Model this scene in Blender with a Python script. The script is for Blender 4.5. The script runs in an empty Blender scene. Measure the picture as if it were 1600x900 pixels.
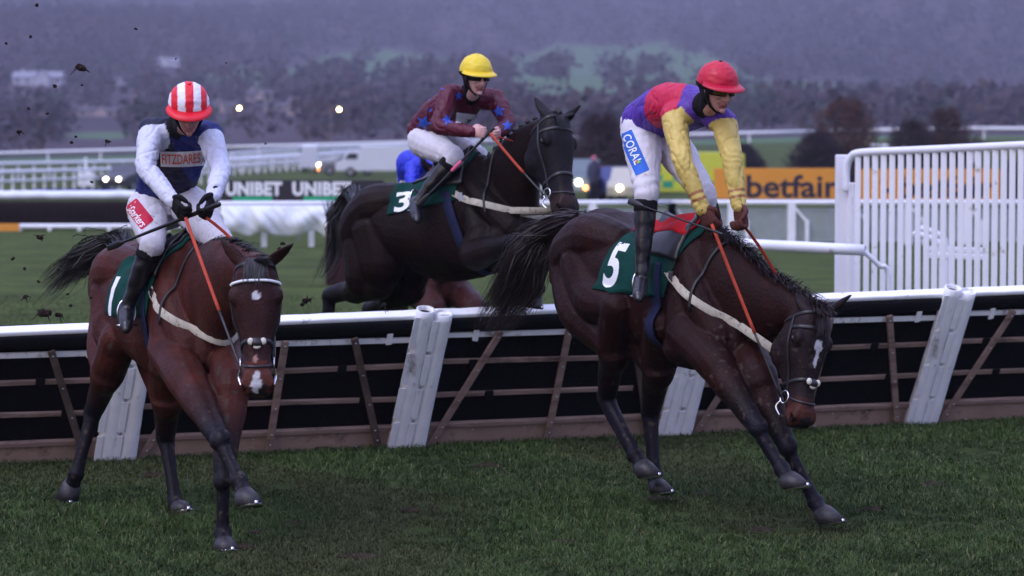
import bpy, bmesh, math, random
import numpy as np
from mathutils import Vector, Matrix, noise
from mathutils.kdtree import KDTree
from mathutils.bvhtree import BVHTree
random.seed(7); rng = np.random.default_rng(7)
V = Vector
SC = bpy.context.scene
COL = SC.collection
R = math.radians

# ------------------------------------------------------------------ camera
CAMZ = 2.16; FPX = 4200.0; PITCH = math.atan(215 / FPX)
cam_d = bpy.data.cameras.new('camera'); cam = bpy.data.objects.new('camera', cam_d); COL.objects.link(cam)
cam.location = (0, 0, CAMZ); cam.rotation_euler = (R(90) - PITCH, 0, 0)
cam_d.sensor_width = 36; cam_d.lens = FPX / 1600 * 36
cam_d.clip_start = 0.5; cam_d.clip_end = 9000
cam_d.dof.use_dof = True; cam_d.dof.focus_distance = 15.6; cam_d.dof.aperture_fstop = 2.9
SC.camera = cam
# ------------------------------------------------------------------ world, sun, exposure
SUN_EL, SUN_AZ = R(14), R(215)          # dull dusk light from behind the camera's left shoulder
w = bpy.data.worlds.new('World'); SC.world = w; w.use_nodes = True
nt = w.node_tree; nt.nodes.clear()
out = nt.nodes.new('ShaderNodeOutputWorld'); bg = nt.nodes.new('ShaderNodeBackground')
sky = nt.nodes.new('ShaderNodeTexSky'); sky.sky_type = 'NISHITA'; sky.sun_disc = False
sky.sun_elevation = SUN_EL; sky.sun_rotation = SUN_AZ; sky.dust_density = 3.0; sky.air_density = 1.2; sky.ozone_density = 2.0
tint = nt.nodes.new('ShaderNodeMix'); tint.data_type = 'RGBA'; tint.blend_type = 'MIX'
tint.inputs[0].default_value = 0.75
tint.inputs[7].default_value = (4.45, 4.75, 8.1, 1)      # even lilac cloud deck of a winter dusk
nt.links.new(sky.outputs[0], tint.inputs[6])
# an overcast sky is brighter overhead than at the horizon
tcw = nt.nodes.new('ShaderNodeTexCoord'); sepw = nt.nodes.new('ShaderNodeSeparateXYZ'); mrw = nt.nodes.new('ShaderNodeMapRange'); scw = nt.nodes.new('ShaderNodeVectorMath'); scw.operation = 'SCALE'
mrw.inputs[1].default_value = 0; mrw.inputs[2].default_value = .9; mrw.inputs[3].default_value = .50; mrw.inputs[4].default_value = 1.65
nt.links.new(tcw.outputs['Generated'], sepw.inputs[0]); nt.links.new(sepw.outputs[2], mrw.inputs[0]); nt.links.new(tint.outputs[2], scw.inputs[0]); nt.links.new(mrw.outputs[0], scw.inputs['Scale'])
nt.links.new(scw.outputs[0], bg.inputs[0])
bg.inputs[1].default_value = 0.10
nt.links.new(bg.outputs[0], out.inputs[0])
sd = bpy.data.lights.new('sun', 'SUN'); sd.energy = 0.75; sd.angle = R(30); sd.color = (0.95, 0.93, 1.0)
sun = bpy.data.objects.new('sun', sd); COL.objects.link(sun)
sun.rotation_euler = (R(34), 0, R(-50))
SC.view_settings.view_transform = 'Standard'; SC.view_settings.look = 'None'
SC.view_settings.exposure = 0.92; SC.view_settings.gamma = 1.0
SC.view_settings.use_curve_mapping = False
SC.cycles.max_bounces = 6; SC.cycles.volume_bounces = 0
try:
    SC.cycles.use_denoising = True
except Exception: pass

def P(px, py, D):
    """the place in the scene at depth D (metres ahead) that the photo shows at pixel (px, py)"""
    x = (px - 800) / FPX; y = -(py - 450) / FPX
    d = V((x, math.cos(PITCH) + y * math.sin(PITCH), -math.sin(PITCH) + y * math.cos(PITCH)))
    return V((0, 0, CAMZ)) + d * (D / d.y)
def pix(p):
    q = V(p) - V((0, 0, CAMZ)); c, s = math.cos(PITCH), math.sin(PITCH)
    z = q.y * c - q.z * s; yy = q.y * s + q.z * c
    return (800 + FPX * q.x / z, 450 - FPX * yy / z)

# ------------------------------------------------------------------ materials
MATS = {}
def mat(name, col=(.5, .5, .5), rough=.6, metal=0.0, var=.12, vscale=6.0, bump=0.0, bscale=30.0, attr=False,
        dirt=None, dirt_amt=0.0, dscale=8.0, spec=.5, sheen=0.0, emit=None, estr=0.0, coat=0.0, stretch=None, alpha=None, rvar=0.0):
    if name in MATS: return MATS[name]
    m = bpy.data.materials.new(name); m.use_nodes = True; N = m.node_tree.nodes; Lk = m.node_tree.links
    b = N['Principled BSDF']; b.inputs['Roughness'].default_value = rough; b.inputs['Metallic'].default_value = metal
    b.inputs['Specular IOR Level'].default_value = spec if (spec != .5 or rough < .55) else (.12 if rough >= .7 else .25)
    if sheen: b.inputs['Sheen Weight'].default_value = sheen; b.inputs['Sheen Roughness'].default_value = .4
    if coat: b.inputs['Coat Weight'].default_value = coat; b.inputs['Coat Roughness'].default_value = .25
    tc = N.new('ShaderNodeTexCoord'); vec = tc.outputs['Object']
    if stretch:
        mp = N.new('ShaderNodeMapping'); mp.inputs['Scale'].default_value = stretch; Lk.new(vec, mp.inputs[0]); vec = mp.outputs[0]
    if attr:
        a = N.new('ShaderNodeAttribute'); a.attribute_name = 'Col'; src = a.outputs['Color']
    else:
        c = N.new('ShaderNodeRGB'); c.outputs[0].default_value = (*col, 1); src = c.outputs[0]
    n1 = N.new('ShaderNodeTexNoise'); n1.inputs['Scale'].default_value = vscale; n1.inputs['Detail'].default_value = 6
    Lk.new(vec, n1.inputs['Vector'])
    mr = N.new('ShaderNodeMapRange'); mr.inputs[1].default_value = .3; mr.inputs[2].default_value = .7
    mr.inputs[3].default_value = 1 - var; mr.inputs[4].default_value = 1 + var; Lk.new(n1.outputs[0], mr.inputs[0])
    mul = N.new('ShaderNodeVectorMath'); mul.operation = 'SCALE'; Lk.new(src, mul.inputs[0]); Lk.new(mr.outputs[0], mul.inputs['Scale'])
    src = mul.outputs[0]
    if dirt:
        n2 = N.new('ShaderNodeTexNoise'); n2.inputs['Scale'].default_value = dscale; n2.inputs['Detail'].default_value = 8
        n2.inputs['Roughness'].default_value = .7; Lk.new(vec, n2.inputs['Vector'])
        r2 = N.new('ShaderNodeMapRange'); r2.inputs[1].default_value = .62 - dirt_amt * .3; r2.inputs[2].default_value = .74 - dirt_amt * .2
        Lk.new(n2.outputs[0], r2.inputs[0])
        mx = N.new('ShaderNodeMix'); mx.data_type = 'RGBA'; Lk.new(r2.outputs[0], mx.inputs[0]); Lk.new(src, mx.inputs[6])
        mx.inputs[7].default_value = (*dirt, 1); src = mx.outputs[2]
    Lk.new(src, b.inputs['Base Color'])
    if rvar:
        n4 = N.new('ShaderNodeTexNoise'); n4.inputs['Scale'].default_value = 4.5; n4.inputs['Detail'].default_value = 7; n4.inputs['Roughness'].default_value = .65; Lk.new(vec, n4.inputs['Vector'])
        r4 = N.new('ShaderNodeMapRange'); r4.inputs[1].default_value = .35; r4.inputs[2].default_value = .65; r4.inputs[3].default_value = rough - rvar; r4.inputs[4].default_value = rough + rvar; Lk.new(n4.outputs[0], r4.inputs[0]); Lk.new(r4.outputs[0], b.inputs['Roughness'])
    if bump:
        n3 = N.new('ShaderNodeTexNoise'); n3.inputs['Scale'].default_value = bscale; n3.inputs['Detail'].default_value = 5
        Lk.new(vec, n3.inputs['Vector']); bp = N.new('ShaderNodeBump'); bp.inputs['Strength'].default_value = bump
        bp.inputs['Distance'].default_value = .02; Lk.new(n3.outputs[0], bp.inputs['Height']); Lk.new(bp.outputs[0], b.inputs['Normal'])
    if emit: b.inputs['Emission Color'].default_value = (*emit, 1); b.inputs['Emission Strength'].default_value = estr
    MATS[name] = m; return m

# ------------------------------------------------------------------ objects
def root(name, loc, label, cat, group=None, kind=None, rz=0):
    o = bpy.data.objects.new(name, None); COL.objects.link(o); o.location = loc; o.rotation_euler = (0, 0, rz)
    o.empty_display_size = .2
    tag(o, label, cat, group, kind); return o
def tag(o, label=None, cat=None, group=None, kind=None):
    if label: o['label'] = label
    if cat: o['category'] = cat
    if group: o['group'] = group
    if kind: o['kind'] = kind
    return o
def origin(o):
    p = V((0, 0, 0))
    while o is not None: p = p + V(o.location); o = o.parent
    return p
def link_mesh(name, me, m, parent=None, loc=None, smooth=True):
    """me is in world coordinates; the object sits under its parent (no parent rotation while building)"""
    o = bpy.data.objects.new(name, me); COL.objects.link(o)
    if loc is not None: o.location = loc
    if parent is not None: o.parent = parent
    off = origin(o)
    if off.length > 0: me.transform(Matrix.Translation(-off))
    if m is not None:
        for q in (m if isinstance(m, (list, tuple)) else [m]): me.materials.append(q)
    if smooth: me.polygons.foreach_set('use_smooth', [True] * len(me.polygons))
    return o

class Sh:
    """collects shapes; build() links them as one mesh object"""
    def __init__(s): s.v = []; s.f = []; s.c = []; s.mi = []; s.m = 0
    def add(s, vs, fs, col=(1, 1, 1)):
        b = len(s.v); s.v += [tuple(x) for x in vs]
        if isinstance(col, list): s.c += col
        else: s.c += [tuple(col)] * len(vs)
        s.f += [tuple(b + i for i in f) for f in fs]; s.mi += [s.m] * len(fs)
    def loft(s, secs, n=20, e=2.0, cap=True):
        """secs: (centre, A, B, colour[, e]); ring = c + A*cos + B*sin, super-ellipse"""
        vs = []; cs = []
        for q in secs:
            c, A, B, col = q[:4]; ee = q[4] if len(q) > 4 else e
            for k in range(n):
                t = 2 * math.pi * k / n; ct, st = math.cos(t), math.sin(t)
                a = math.copysign(abs(ct) ** (2 / ee), ct); b = math.copysign(abs(st) ** (2 / ee), st)
                vs.append(V(c) + A * a + B * b); cs.append(tuple(col))
        fs = []
        for i in range(len(secs) - 1):
            for k in range(n):
                k2 = (k + 1) % n; fs.append((i * n + k, i * n + k2, (i + 1) * n + k2, (i + 1) * n + k))
        if cap:
            a = V(secs[0][1]).cross(V(secs[0][2])); d = V(secs[-1][0]) - V(secs[0][0])
            fs.append(tuple(range(n - 1, -1, -1))); fs.append(tuple((len(secs) - 1) * n + k for k in range(n)))
        # outward winding
        if len(secs) > 1 and V(secs[0][1]).cross(V(secs[0][2])).dot(V(secs[1][0]) - V(secs[0][0])) < 0:
            fs = [tuple(reversed(f)) for f in fs]
        s.add(vs, fs, cs)
    def chain(s, pts, rad, col=(1, 1, 1), n=14, sub=4, flat=None, ends=True):
        """smooth tapered limb; rad: r or (r_side, r_other); flat: side vector for elliptical limbs; col one or per point"""
        pts = [V(p) for p in pts]; k = len(pts)
        cols = col if isinstance(col, list) else [col] * k
        rr = [(r, r) if not isinstance(r, (tuple, list)) else tuple(r) for r in rad]
        P_, Q_, C_ = [], [], []
        for i in range(k - 1):
            p0 = pts[max(i - 1, 0)]; p1 = pts[i]; p2 = pts[i + 1]; p3 = pts[min(i + 2, k - 1)]
            for j in range(sub):
                t = j / sub
                P_.append(.5 * ((2 * p1) + (p2 - p0) * t + (2 * p0 - 5 * p1 + 4 * p2 - p3) * t * t + (3 * p1 - p0 - 3 * p2 + p3) * t ** 3))
                tt = t * t * (3 - 2 * t)
                Q_.append(tuple(rr[i][a] * (1 - tt) + rr[i + 1][a] * tt for a in (0, 1)))
                C_.append(tuple(cols[i][a] * (1 - tt) + cols[i + 1][a] * tt for a in range(3)))
        P_.append(pts[-1]); Q_.append(rr[-1]); C_.append(tuple(cols[-1]))
        if ends:   # rounded ends
            d0 = (P_[0] - P_[1]).normalized(); d1 = (P_[-1] - P_[-2]).normalized(); r0 = min(Q_[0]); r1 = min(Q_[-1])
            e0, e1, q0, q1 = P_[0], P_[-1], Q_[0], Q_[-1]
            for f, g in ((.55, .84), (.9, .4)):
                P_.insert(0, e0 + d0 * r0 * f); Q_.insert(0, (q0[0] * g, q0[1] * g)); C_.insert(0, C_[0])
                P_.append(e1 + d1 * r1 * f); Q_.append((q1[0] * g, q1[1] * g)); C_.append(C_[-1])
        secs = []; prev = None
        for i in range(len(P_)):
            t = (P_[min(i + 1, len(P_) - 1)] - P_[max(i - 1, 0)]).normalized()
            if flat is not None: a = V(flat) - t * V(flat).dot(t)
            elif prev is None: a = t.orthogonal()
            else: a = prev - t * prev.dot(t)
            if a.length < 1e-6: a = t.orthogonal()
            a.normalize(); prev = a; b = t.cross(a)
            secs.append((P_[i], a * Q_[i][0], b * Q_[i][1], C_[i]))
        s.loft(secs, n)
    def ball(s, c, ax, col=(1, 1, 1), X=V((1, 0, 0)), Y=V((0, 1, 0)), Z=V((0, 0, 1)), n=16, m=10):
        ax = ax if isinstance(ax, (tuple, list)) else (ax,) * 3
        secs = []
        for i in range(1, m):
            ph = math.pi * i / m
            secs.append((V(c) - Z * ax[2] * math.cos(ph), X * ax[0] * math.sin(ph), Y * ax[1] * math.sin(ph), col))
        s.loft(secs, n)
    def box(s, c, X, Y, Z, col=(1, 1, 1)):
        """centre and half-extent vectors"""
        c = V(c); X, Y, Z = V(X), V(Y), V(Z)
        if X.cross(Y).dot(Z) < 0: X = -X
        vs = [c + X * a + Y * b + Z * d for d in (-1, 1) for b in (-1, 1) for a in (-1, 1)]
        s.add(vs, [(0, 2, 3, 1), (4, 5, 7, 6), (0, 1, 5, 4), (2, 6, 7, 3), (0, 4, 6, 2), (1, 3, 7, 5)], col)
    def bx(s, x0, x1, y0, y1, z0, z1, col=(1, 1, 1)):
        s.box(((x0 + x1) / 2, (y0 + y1) / 2, (z0 + z1) / 2), ((x1 - x0) / 2, 0, 0), (0, (y1 - y0) / 2, 0), (0, 0, (z1 - z0) / 2), col)
    def bar(s, a, b, w_, h_, up=V((0, 0, 1)), col=(1, 1, 1)):
        a, b = V(a), V(b); t = (b - a); u = V(up) - t.normalized() * V(up).dot(t.normalized()); u.normalize(); r_ = t.normalized().cross(u)
        s.box((a + b) / 2, t / 2, r_ * w_ / 2, u * h_ / 2, col)
    def tube(s, pts, r, n=10, col=(1, 1, 1), sub=1):
        s.chain(pts, [r] * len(pts), col, n=n, sub=sub, ends=False)
    def ribbon(s, pts, w_, side=None, th=.002, col=(1, 1, 1), normals=None):
        """flat strap; side vectors or normals per point"""
        pts = [V(p) for p in pts]; secs = []
        cols = col if isinstance(col, list) else [col] * len(pts)
        for i, p in enumerate(pts):
            t = (pts[min(i + 1, len(pts) - 1)] - pts[max(i - 1, 0)]).normalized()
            if normals is not None:
                nn = V(normals[i]); nn = (nn - t * nn.dot(t)).normalized(); a = t.cross(nn)
            else:
                a = V(side); a = (a - t * a.dot(t)).normalized(); nn = a.cross(t)
            secs.append((p, a * w_ / 2, nn * th / 2, cols[i]))
        s.loft(secs, 8, e=5)
    def mesh(s, name='m', attr=True):
        me = bpy.data.meshes.new(name); me.from_pydata(s.v, [], s.f); 
        if len(set(s.mi)) > 1: me.polygons.foreach_set('material_index', s.mi)
        if attr:
            ca = me.color_attributes.new('Col', 'FLOAT_COLOR', 'POINT')
            ca.data.foreach_set('color', np.c_[np.array(s.c, dtype=np.float32), np.ones(len(s.c), dtype=np.float32)].ravel())
        me.update(); return me
    def build(s, name, m, parent=None, loc=None, smooth=False, bevel=0):
        me = s.mesh(name)
        if bevel:
            bm = bmesh.new(); bm.from_mesh(me)
            bmesh.ops.bevel(bm, geom=[e for e in bm.edges if e.is_manifold and e.calc_face_angle(0) > .6], offset=bevel, segments=1, affect='EDGES', clamp_overlap=True)
            bm.to_mesh(me); bm.free()
        return link_mesh(name, me, m, parent, loc, smooth)
    def blend(s, name, m, parent, vox=.01, smooth=4, colfn=None, dispfn=None, loc=None, k=3):
        """fuse all closed shapes into one continuous skin"""
        me = s.mesh(name); ob = bpy.data.objects.new('tmp', me); COL.objects.link(ob)
        md = ob.modifiers.new('r', 'REMESH'); md.mode = 'VOXEL'; md.voxel_size = vox; md.adaptivity = 0
        sm = ob.modifiers.new('s', 'SMOOTH'); sm.factor = .5; sm.iterations = smooth
        dg = bpy.context.evaluated_depsgraph_get(); dg.update()
        me2 = bpy.data.meshes.new_from_object(ob.evaluated_get(dg)); bpy.data.objects.remove(ob); bpy.data.meshes.remove(me)
        me2.name = name
        kd = KDTree(len(s.v))
        for i, p in enumerate(s.v): kd.insert(p, i)
        kd.balance()
        nv = len(me2.vertices); cols = np.ones((nv, 4), dtype=np.float32)
        norms = [V(v.normal) for v in me2.vertices]
        newco = np.empty((nv, 3), dtype=np.float32)
        for i, v in enumerate(me2.vertices):
            w_ = 0; c = [0, 0, 0]
            for (co, idx, d) in kd.find_n(v.co, k):
                q = 1 / (d + .002) ** 2; w_ += q; cc = s.c[idx]
                c[0] += cc[0] * q; c[1] += cc[1] * q; c[2] += cc[2] * q
            c = (c[0] / w_, c[1] / w_, c[2] / w_)
            if colfn: c = colfn(v.co, norms[i], c)
            cols[i, :3] = c
            newco[i] = v.co + norms[i] * (dispfn(v.co, norms[i]) if dispfn else 0)
        me2.vertices.foreach_set('co', newco.ravel())
        for a in list(me2.color_attributes): me2.color_attributes.remove(a)
        ca = me2.color_attributes.new('Col', 'FLOAT_COLOR', 'POINT'); ca.data.foreach_set('color', cols.ravel())
        me2.update()
        o = link_mesh(name, me2, m, parent, loc)
        return o
def bvh_of(*objs):
    """world-space BVH (no rotations used)"""
    vs, fs = [], []
    for o in objs:
        off = origin(o); b = len(vs); vs += [v.co + off for v in o.data.vertices]; fs += [tuple(b + i for i in p.vertices) for p in o.data.polygons]
    return BVHTree.FromPolygons(vs, fs)

# ---- lettering
def glyph_mesh(text, bold=0.0, size=1.0, spacing=1.0, shear=0.0):
    """flat letters as (verts, faces), centred at 0, width and height returned"""
    c = bpy.data.curves.new('t', 'FONT'); c.body = text; c.size = size; c.align_x = 'CENTER'; c.align_y = 'CENTER'
    c.offset = bold; c.space_character = spacing; c.shear = shear; c.resolution_u = 4
    o = bpy.data.objects.new('t', c); COL.objects.link(o); dg = bpy.context.evaluated_depsgraph_get(); dg.update()
    me = bpy.data.meshes.new_from_object(o.evaluated_get(dg)); bpy.data.objects.remove(o)
    vs = np.array([v.co[:2] for v in me.vertices]); fs = [tuple(p.vertices) for p in me.polygons]; bpy.data.meshes.remove(me)
    lo, hi = vs.min(0), vs.max(0); vs = vs - (lo + hi) / 2
    return vs, fs, hi - lo
def flat_text(sh, text, c, X, Y, w_, h_, bold=.02, spacing=1.0, th=.004):
    vs, fs, sz = glyph_mesh(text, bold, spacing=spacing); X = V(X).normalized(); Y = V(Y).normalized()
    vv = [V(c) + X * (p[0] * w_ / sz[0]) + Y * (p[1] * h_ / sz[1]) for p in vs]
    sh.add(vv, fs)
def decal(name, shape2d, c, X, Y, ray, bvh, m, parent, off=.003, maxseg=.012, smooth=True, dist=.6):
    """flat shape (verts2d metres, faces) laid over a surface: every vertex is dropped along ray onto it"""
    vs, fs = shape2d
    bm = bmesh.new(); bv = [bm.verts.new((p[0], p[1], 0)) for p in vs]
    for f in fs:
        try: bm.faces.new([bv[i] for i in f])
        except ValueError: pass
    bmesh.ops.triangulate(bm, faces=bm.faces[:])
    for _ in range(6):
        es = [e for e in bm.edges if e.calc_length() > maxseg]
        if not es: break
        bmesh.ops.subdivide_edges(bm, edges=es, cuts=1); bmesh.ops.triangulate(bm, faces=[f for f in bm.faces if len(f.verts) > 3])
    X = V(X).normalized(); Y = V(Y); Y = (Y - X * Y.dot(X)).normalized(); ray = V(ray).normalized(); bad = []
    for v in bm.verts:
        p = V(c) + X * v.co.x + Y * v.co.y; h = bvh.ray_cast(p - ray * dist, ray, dist * 2)
        if h[0] is None: bad.append(v); v.co = p
        else: v.co = h[0] - ray * off
    bmesh.ops.delete(bm, geom=bad, context='VERTS')
    bmesh.ops.recalc_face_normals(bm, faces=bm.faces[:])
    me = bpy.data.meshes.new(name); bm.to_mesh(me); bm.free()
    return link_mesh(name, me, m, parent, smooth=smooth)
def rect2d(w_, h_, corner=0):
    if not corner: return ([(-w_/2, -h_/2), (w_/2, -h_/2), (w_/2, h_/2), (-w_/2, h_/2)], [(0, 1, 2, 3)])
    vs = []
    for cx, cy, a0 in ((w_/2-corner, h_/2-corner, 0), (-w_/2+corner, h_/2-corner, 90), (-w_/2+corner, -h_/2+corner, 180), (w_/2-corner, -h_/2+corner, 270)):
        for k in range(5): a = R(a0 + k * 22.5); vs.append((cx + corner * math.cos(a), cy + corner * math.sin(a)))
    return (vs, [tuple(range(len(vs)))])
def text2d(text, w_, h_, bold=.02, spacing=1.0, shear=0.0):
    vs, fs, sz = glyph_mesh(text, bold, spacing=spacing, shear=shear); return ([(p[0] * w_ / sz[0], p[1] * h_ / sz[1]) for p in vs], fs)
def star2d(r):
    vs = [(0, 0)] + [((r if k % 2 == 0 else r * .42) * math.sin(math.pi * k / 5), (r if k % 2 == 0 else r * .42) * math.cos(math.pi * k / 5)) for k in range(10)]
    return (vs, [(0, 1 + k, 1 + (k + 1) % 10) for k in range(10)])
# ================================================================== land
D_T = [0, 150, 350, 500, 900, 1300, 1700, 2100, 2600, 3200]
Z_T = [0, 0, 0.2, 2.0, 11, 36, 73, 120, 195, 290]
def smooth(a, b, x): t = np.clip((x - a) / (b - a), 0, 1); return t * t * (3 - 2 * t)
def terrain(X, D):
    D = np.asarray(D, dtype=float); X = np.asarray(X, dtype=float)
    z = (np.interp(D - 60, D_T, Z_T) + np.interp(D + 60, D_T, Z_T) + np.interp(D, D_T, Z_T)) / 3 * (D > 80)
    z = z + .026 * np.clip(X + 76, -40, 130) * smooth(130, 340, D) * (1 - .6 * smooth(500, 900, D))
    z = z + smooth(700, 1500, D) * (14 * np.sin(X / 170 + D / 400) + 7 * np.sin(X / 67 - D / 210))
    return z
def tz(X, D): return float(terrain(X, D))
def field(px, row, nz):
    """open pasture on the hillside (1) or woodland (0)"""
    f = 0
    for (cx, cy, rx, ry) in ((960, 118, 190, 52), (1120, 150, 90, 40), (1250, 155, 170, 26), (600, 104, 130, 26), (420, 122, 110, 18), (1480, 165, 120, 22), (60, 205, 60, 7), (160, 212, 60, 6), (880, 165, 90, 40)):
        f = max(f, 1 - (((px - cx) / rx) ** 2 + ((row - cy) / ry) ** 2) + .5 * nz)
    return f
rows = [6.0]
while rows[-1] < 3200: rows.append(rows[-1] * 1.022 + .12)
NC = 280
vs = []; cs = []
for D in rows:
    hw = max(.62 * D + 14, 40)
    Xs = np.linspace(-hw, hw, NC); Zs = terrain(Xs, np.full(NC, D))
    for X, Z in zip(Xs, Zs):
        vs.append((X, D, Z))
        if D < 330:
            k_ = smooth(21, 30, D); c = tuple(a * (1 - k_) + b * k_ for a, b in zip((.034, .052, .012), (.060, .082, .020)))
        else:
            px = 800 + X / D * 4200; row = 235 + (2.16 - Z) / D * 4200
            q = noise.noise(V((px * .012, row * .03, 0)))
            f = field(px, row, q) if D > 420 else 1
            c = (.085, .15, .070) if f > .1 else (.060, .044, .056)
            g = 1 + .3 * noise.noise(V((X * .01, D * .006, 2))); c = tuple(a * g for a in c)
        cs.append(c)
sh = Sh(); nr_ = len(rows)
sh.add(vs, [(i * NC + j, i * NC + j + 1, (i + 1) * NC + j + 1, (i + 1) * NC + j) for i in range(nr_ - 1) for j in range(NC - 1)], cs)
sh.add([(-60, -3, 0), (60, -3, 0), (60, 6, 0), (-60, 6, 0)][:0], [])
def ground_mat():
    m = mat('turf', attr=True, rough=.95, var=.35, vscale=.9, spec=.1)
    N, Lk = m.node_tree.nodes, m.node_tree.links; b = N['Principled BSDF']
    src = b.inputs['Base Color'].links[0].from_socket
    tc = N.new('ShaderNodeTexCoord'); n = N.new('ShaderNodeTexNoise'); n.inputs['Scale'].default_value = 9; n.inputs['Detail'].default_value = 8; n.inputs['Roughness'].default_value = .7
    Lk.new(tc.outputs['Object'], n.inputs['Vector']); mr = N.new('ShaderNodeMapRange'); mr.inputs[1].default_value = .35; mr.inputs[2].default_value = .7; mr.inputs[3].default_value = .7; mr.inputs[4].default_value = 1.25
    Lk.new(n.outputs[0], mr.inputs[0]); mu = N.new('ShaderNodeVectorMath'); mu.operation = 'SCALE'; Lk.new(src, mu.inputs[0]); Lk.new(mr.outputs[0], mu.inputs['Scale'])
    n2 = N.new('ShaderNodeTexNoise'); n2.inputs['Scale'].default_value = 1.6; n2.inputs['Detail'].default_value = 9; n2.inputs['Roughness'].default_value = .75; Lk.new(tc.outputs['Object'], n2.inputs['Vector'])
    r2 = N.new('ShaderNodeMapRange'); r2.inputs[1].default_value = .64; r2.inputs[2].default_value = .70; Lk.new(n2.outputs[0], r2.inputs[0])
    mx = N.new('ShaderNodeMix'); mx.data_type = 'RGBA'; Lk.new(r2.outputs[0], mx.inputs[0]); Lk.new(mu.outputs[0], mx.inputs[6]); mx.inputs[7].default_value = (.030, .020, .014, 1)
    Lk.new(mx.outputs[2], b.inputs['Base Color'])
    bp = N.new('ShaderNodeBump'); bp.inputs['Strength'].default_value = .6; bp.inputs['Distance'].default_value = .05; Lk.new(n.outputs[0], bp.inputs['Height']); Lk.new(bp.outputs[0], b.inputs['Normal'])
    return m
M_TURF = ground_mat()
g = sh.build('ground', M_TURF, None, smooth=True); tag(g, kind='structure')

# ---- blades of turf where the photograph is near enough to show them
def blades(n, d0, d1, hmin, hmax, wd, seed):
    rg = np.random.default_rng(seed)
    u = rg.random(n); D = 1 / (1 / d0 + u * (1 / d1 - 1 / d0)); X = (rg.random(n) * 2 - 1) * (.25 * D + .35)
    cl = np.array([noise.noise(V((x * 1.1, d * .8, 0))) + .9 * noise.noise(V((x * 6.5, d * 4.5, 3))) for x, d in zip(X, D)])
    keep = cl > -.95 + .25 * rg.random(n); X, D, cl = X[keep], D[keep], cl[keep]; n = len(X)
    h = (hmin + (hmax - hmin) * rg.random(n) ** 1.6) * (1 + .55 * np.clip(cl, -.8, .9)); a = rg.random(n) * 6.283; ln = rg.random(n) * 1.3 + .25; la = rg.random(n) * 6.283 
    la = np.where(rg.random(n) < .45, .6 + .9 * rg.standard_normal(n) + cl * 7, la)
    w_ = wd * (.6 + .8 * rg.random(n)) * (D / 14) ** .6
    worn = np.clip(np.array([noise.noise(V((x * .55, d * .42, 11))) for x, d in zip(X, D)]) * 2.2 - .25, 0, .75)[:, None]; h = h * (1 - .45 * worn[:, 0])
    dx, dy = np.cos(a) * w_, np.sin(a) * w_; lx, ly = np.cos(la) * h * ln, np.sin(la) * h * ln
    z0 = np.zeros(n) - .004
    v = np.empty((n, 5, 3)); v[:, 0] = np.c_[X - dx, D - dy, z0]; v[:, 1] = np.c_[X + dx, D + dy, z0]
    v[:, 2] = np.c_[X - dx * .8 + lx * .35, D - dy * .8 + ly * .35, h * .6]; v[:, 3] = np.c_[X + dx * .8 + lx * .35, D + dy * .8 + ly * .35, h * .6]
    v[:, 4] = np.c_[X + lx, D + ly, h * (1 - .25 * ln)]
    base = (np.arange(n) * 5)[:, None]
    q = (base + np.array([[0, 1, 3, 2]])); t = (base + np.array([[2, 3, 4]]))
    li = np.concatenate([q, t], 1).ravel(); ls = (np.arange(n)[:, None] * 7 + np.array([[0, 4]])).ravel(); lt = np.tile([4, 3], n)
    me = bpy.data.meshes.new('grass'); me.vertices.add(n * 5); me.vertices.foreach_set('co', v.ravel()); me.loops.add(len(li)); me.loops.foreach_set('vertex_index', li.astype(np.int32))
    me.polygons.add(n * 2); me.polygons.foreach_set('loop_start', ls.astype(np.int32)); me.polygons.foreach_set('loop_total', lt.astype(np.int32)); me.update(calc_edges=True)
    g_ = .62 + .6 * rg.random(n); dry = rg.random(n) < .09; pal = np.where(rg.random(n)[:, None] < .5, [[.049, .082, .018]], [[.037, .067, .019]]) * (1 + .45 * cl[:, None]); pal[dry] = [.15, .15, .07]; pal = pal * (1 - worn) + np.array([[.062, .064, .026]]) * worn
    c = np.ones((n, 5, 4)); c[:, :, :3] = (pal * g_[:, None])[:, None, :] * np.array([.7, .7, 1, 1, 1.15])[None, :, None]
    ca = me.color_attributes.new('Col', 'FLOAT_COLOR', 'POINT'); ca.data.foreach_set('color', c.astype(np.float32).ravel()); return me
M_BLADE = mat('grass_blade', attr=True, rough=.7, var=.15, vscale=3, spec=.2)
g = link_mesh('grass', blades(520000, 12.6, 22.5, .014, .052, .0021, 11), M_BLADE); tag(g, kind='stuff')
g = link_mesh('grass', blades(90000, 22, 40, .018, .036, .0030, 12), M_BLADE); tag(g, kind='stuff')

# ---- woodland on the hillside: leafless trees beyond counting
HOUSES = [(60, 124, 76, 22, (.50, .50, .58)), (264, 97, 40, 13, (.66, .66, .72)), (188, 128, 22, 12, (.42, .42, .50)), (215, 148, 14, 9, (.5, .52, .6)), (152, 175, 66, 15, (.42, .33, .31)),
          (352, 168, 38, 17, (.40, .30, .29)), (405, 150, 40, 18, (.46, .36, .34)), (430, 168, 34, 14, (.38, .30, .28)), (463, 166, 27, 26, (.44, .33, .30))]
def d_of_row(px, row):
    best = (1e9, 600)
    for D in np.arange(420, 3000, 10):
        X = (px - 800) / 4200 * D; r_ = 235 + (2.16 - tz(X, D)) / D * 4200
        if abs(r_ - row) < best[0]: best = (abs(r_ - row), D)
    return best[1]
for i, hs in enumerate(HOUSES): HOUSES[i] = hs + (d_of_row(hs[0], hs[1] + hs[3] / 2),)
tv, tf, tcol = [], [], []
rg = np.random.default_rng(5); cnt = 0
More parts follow.
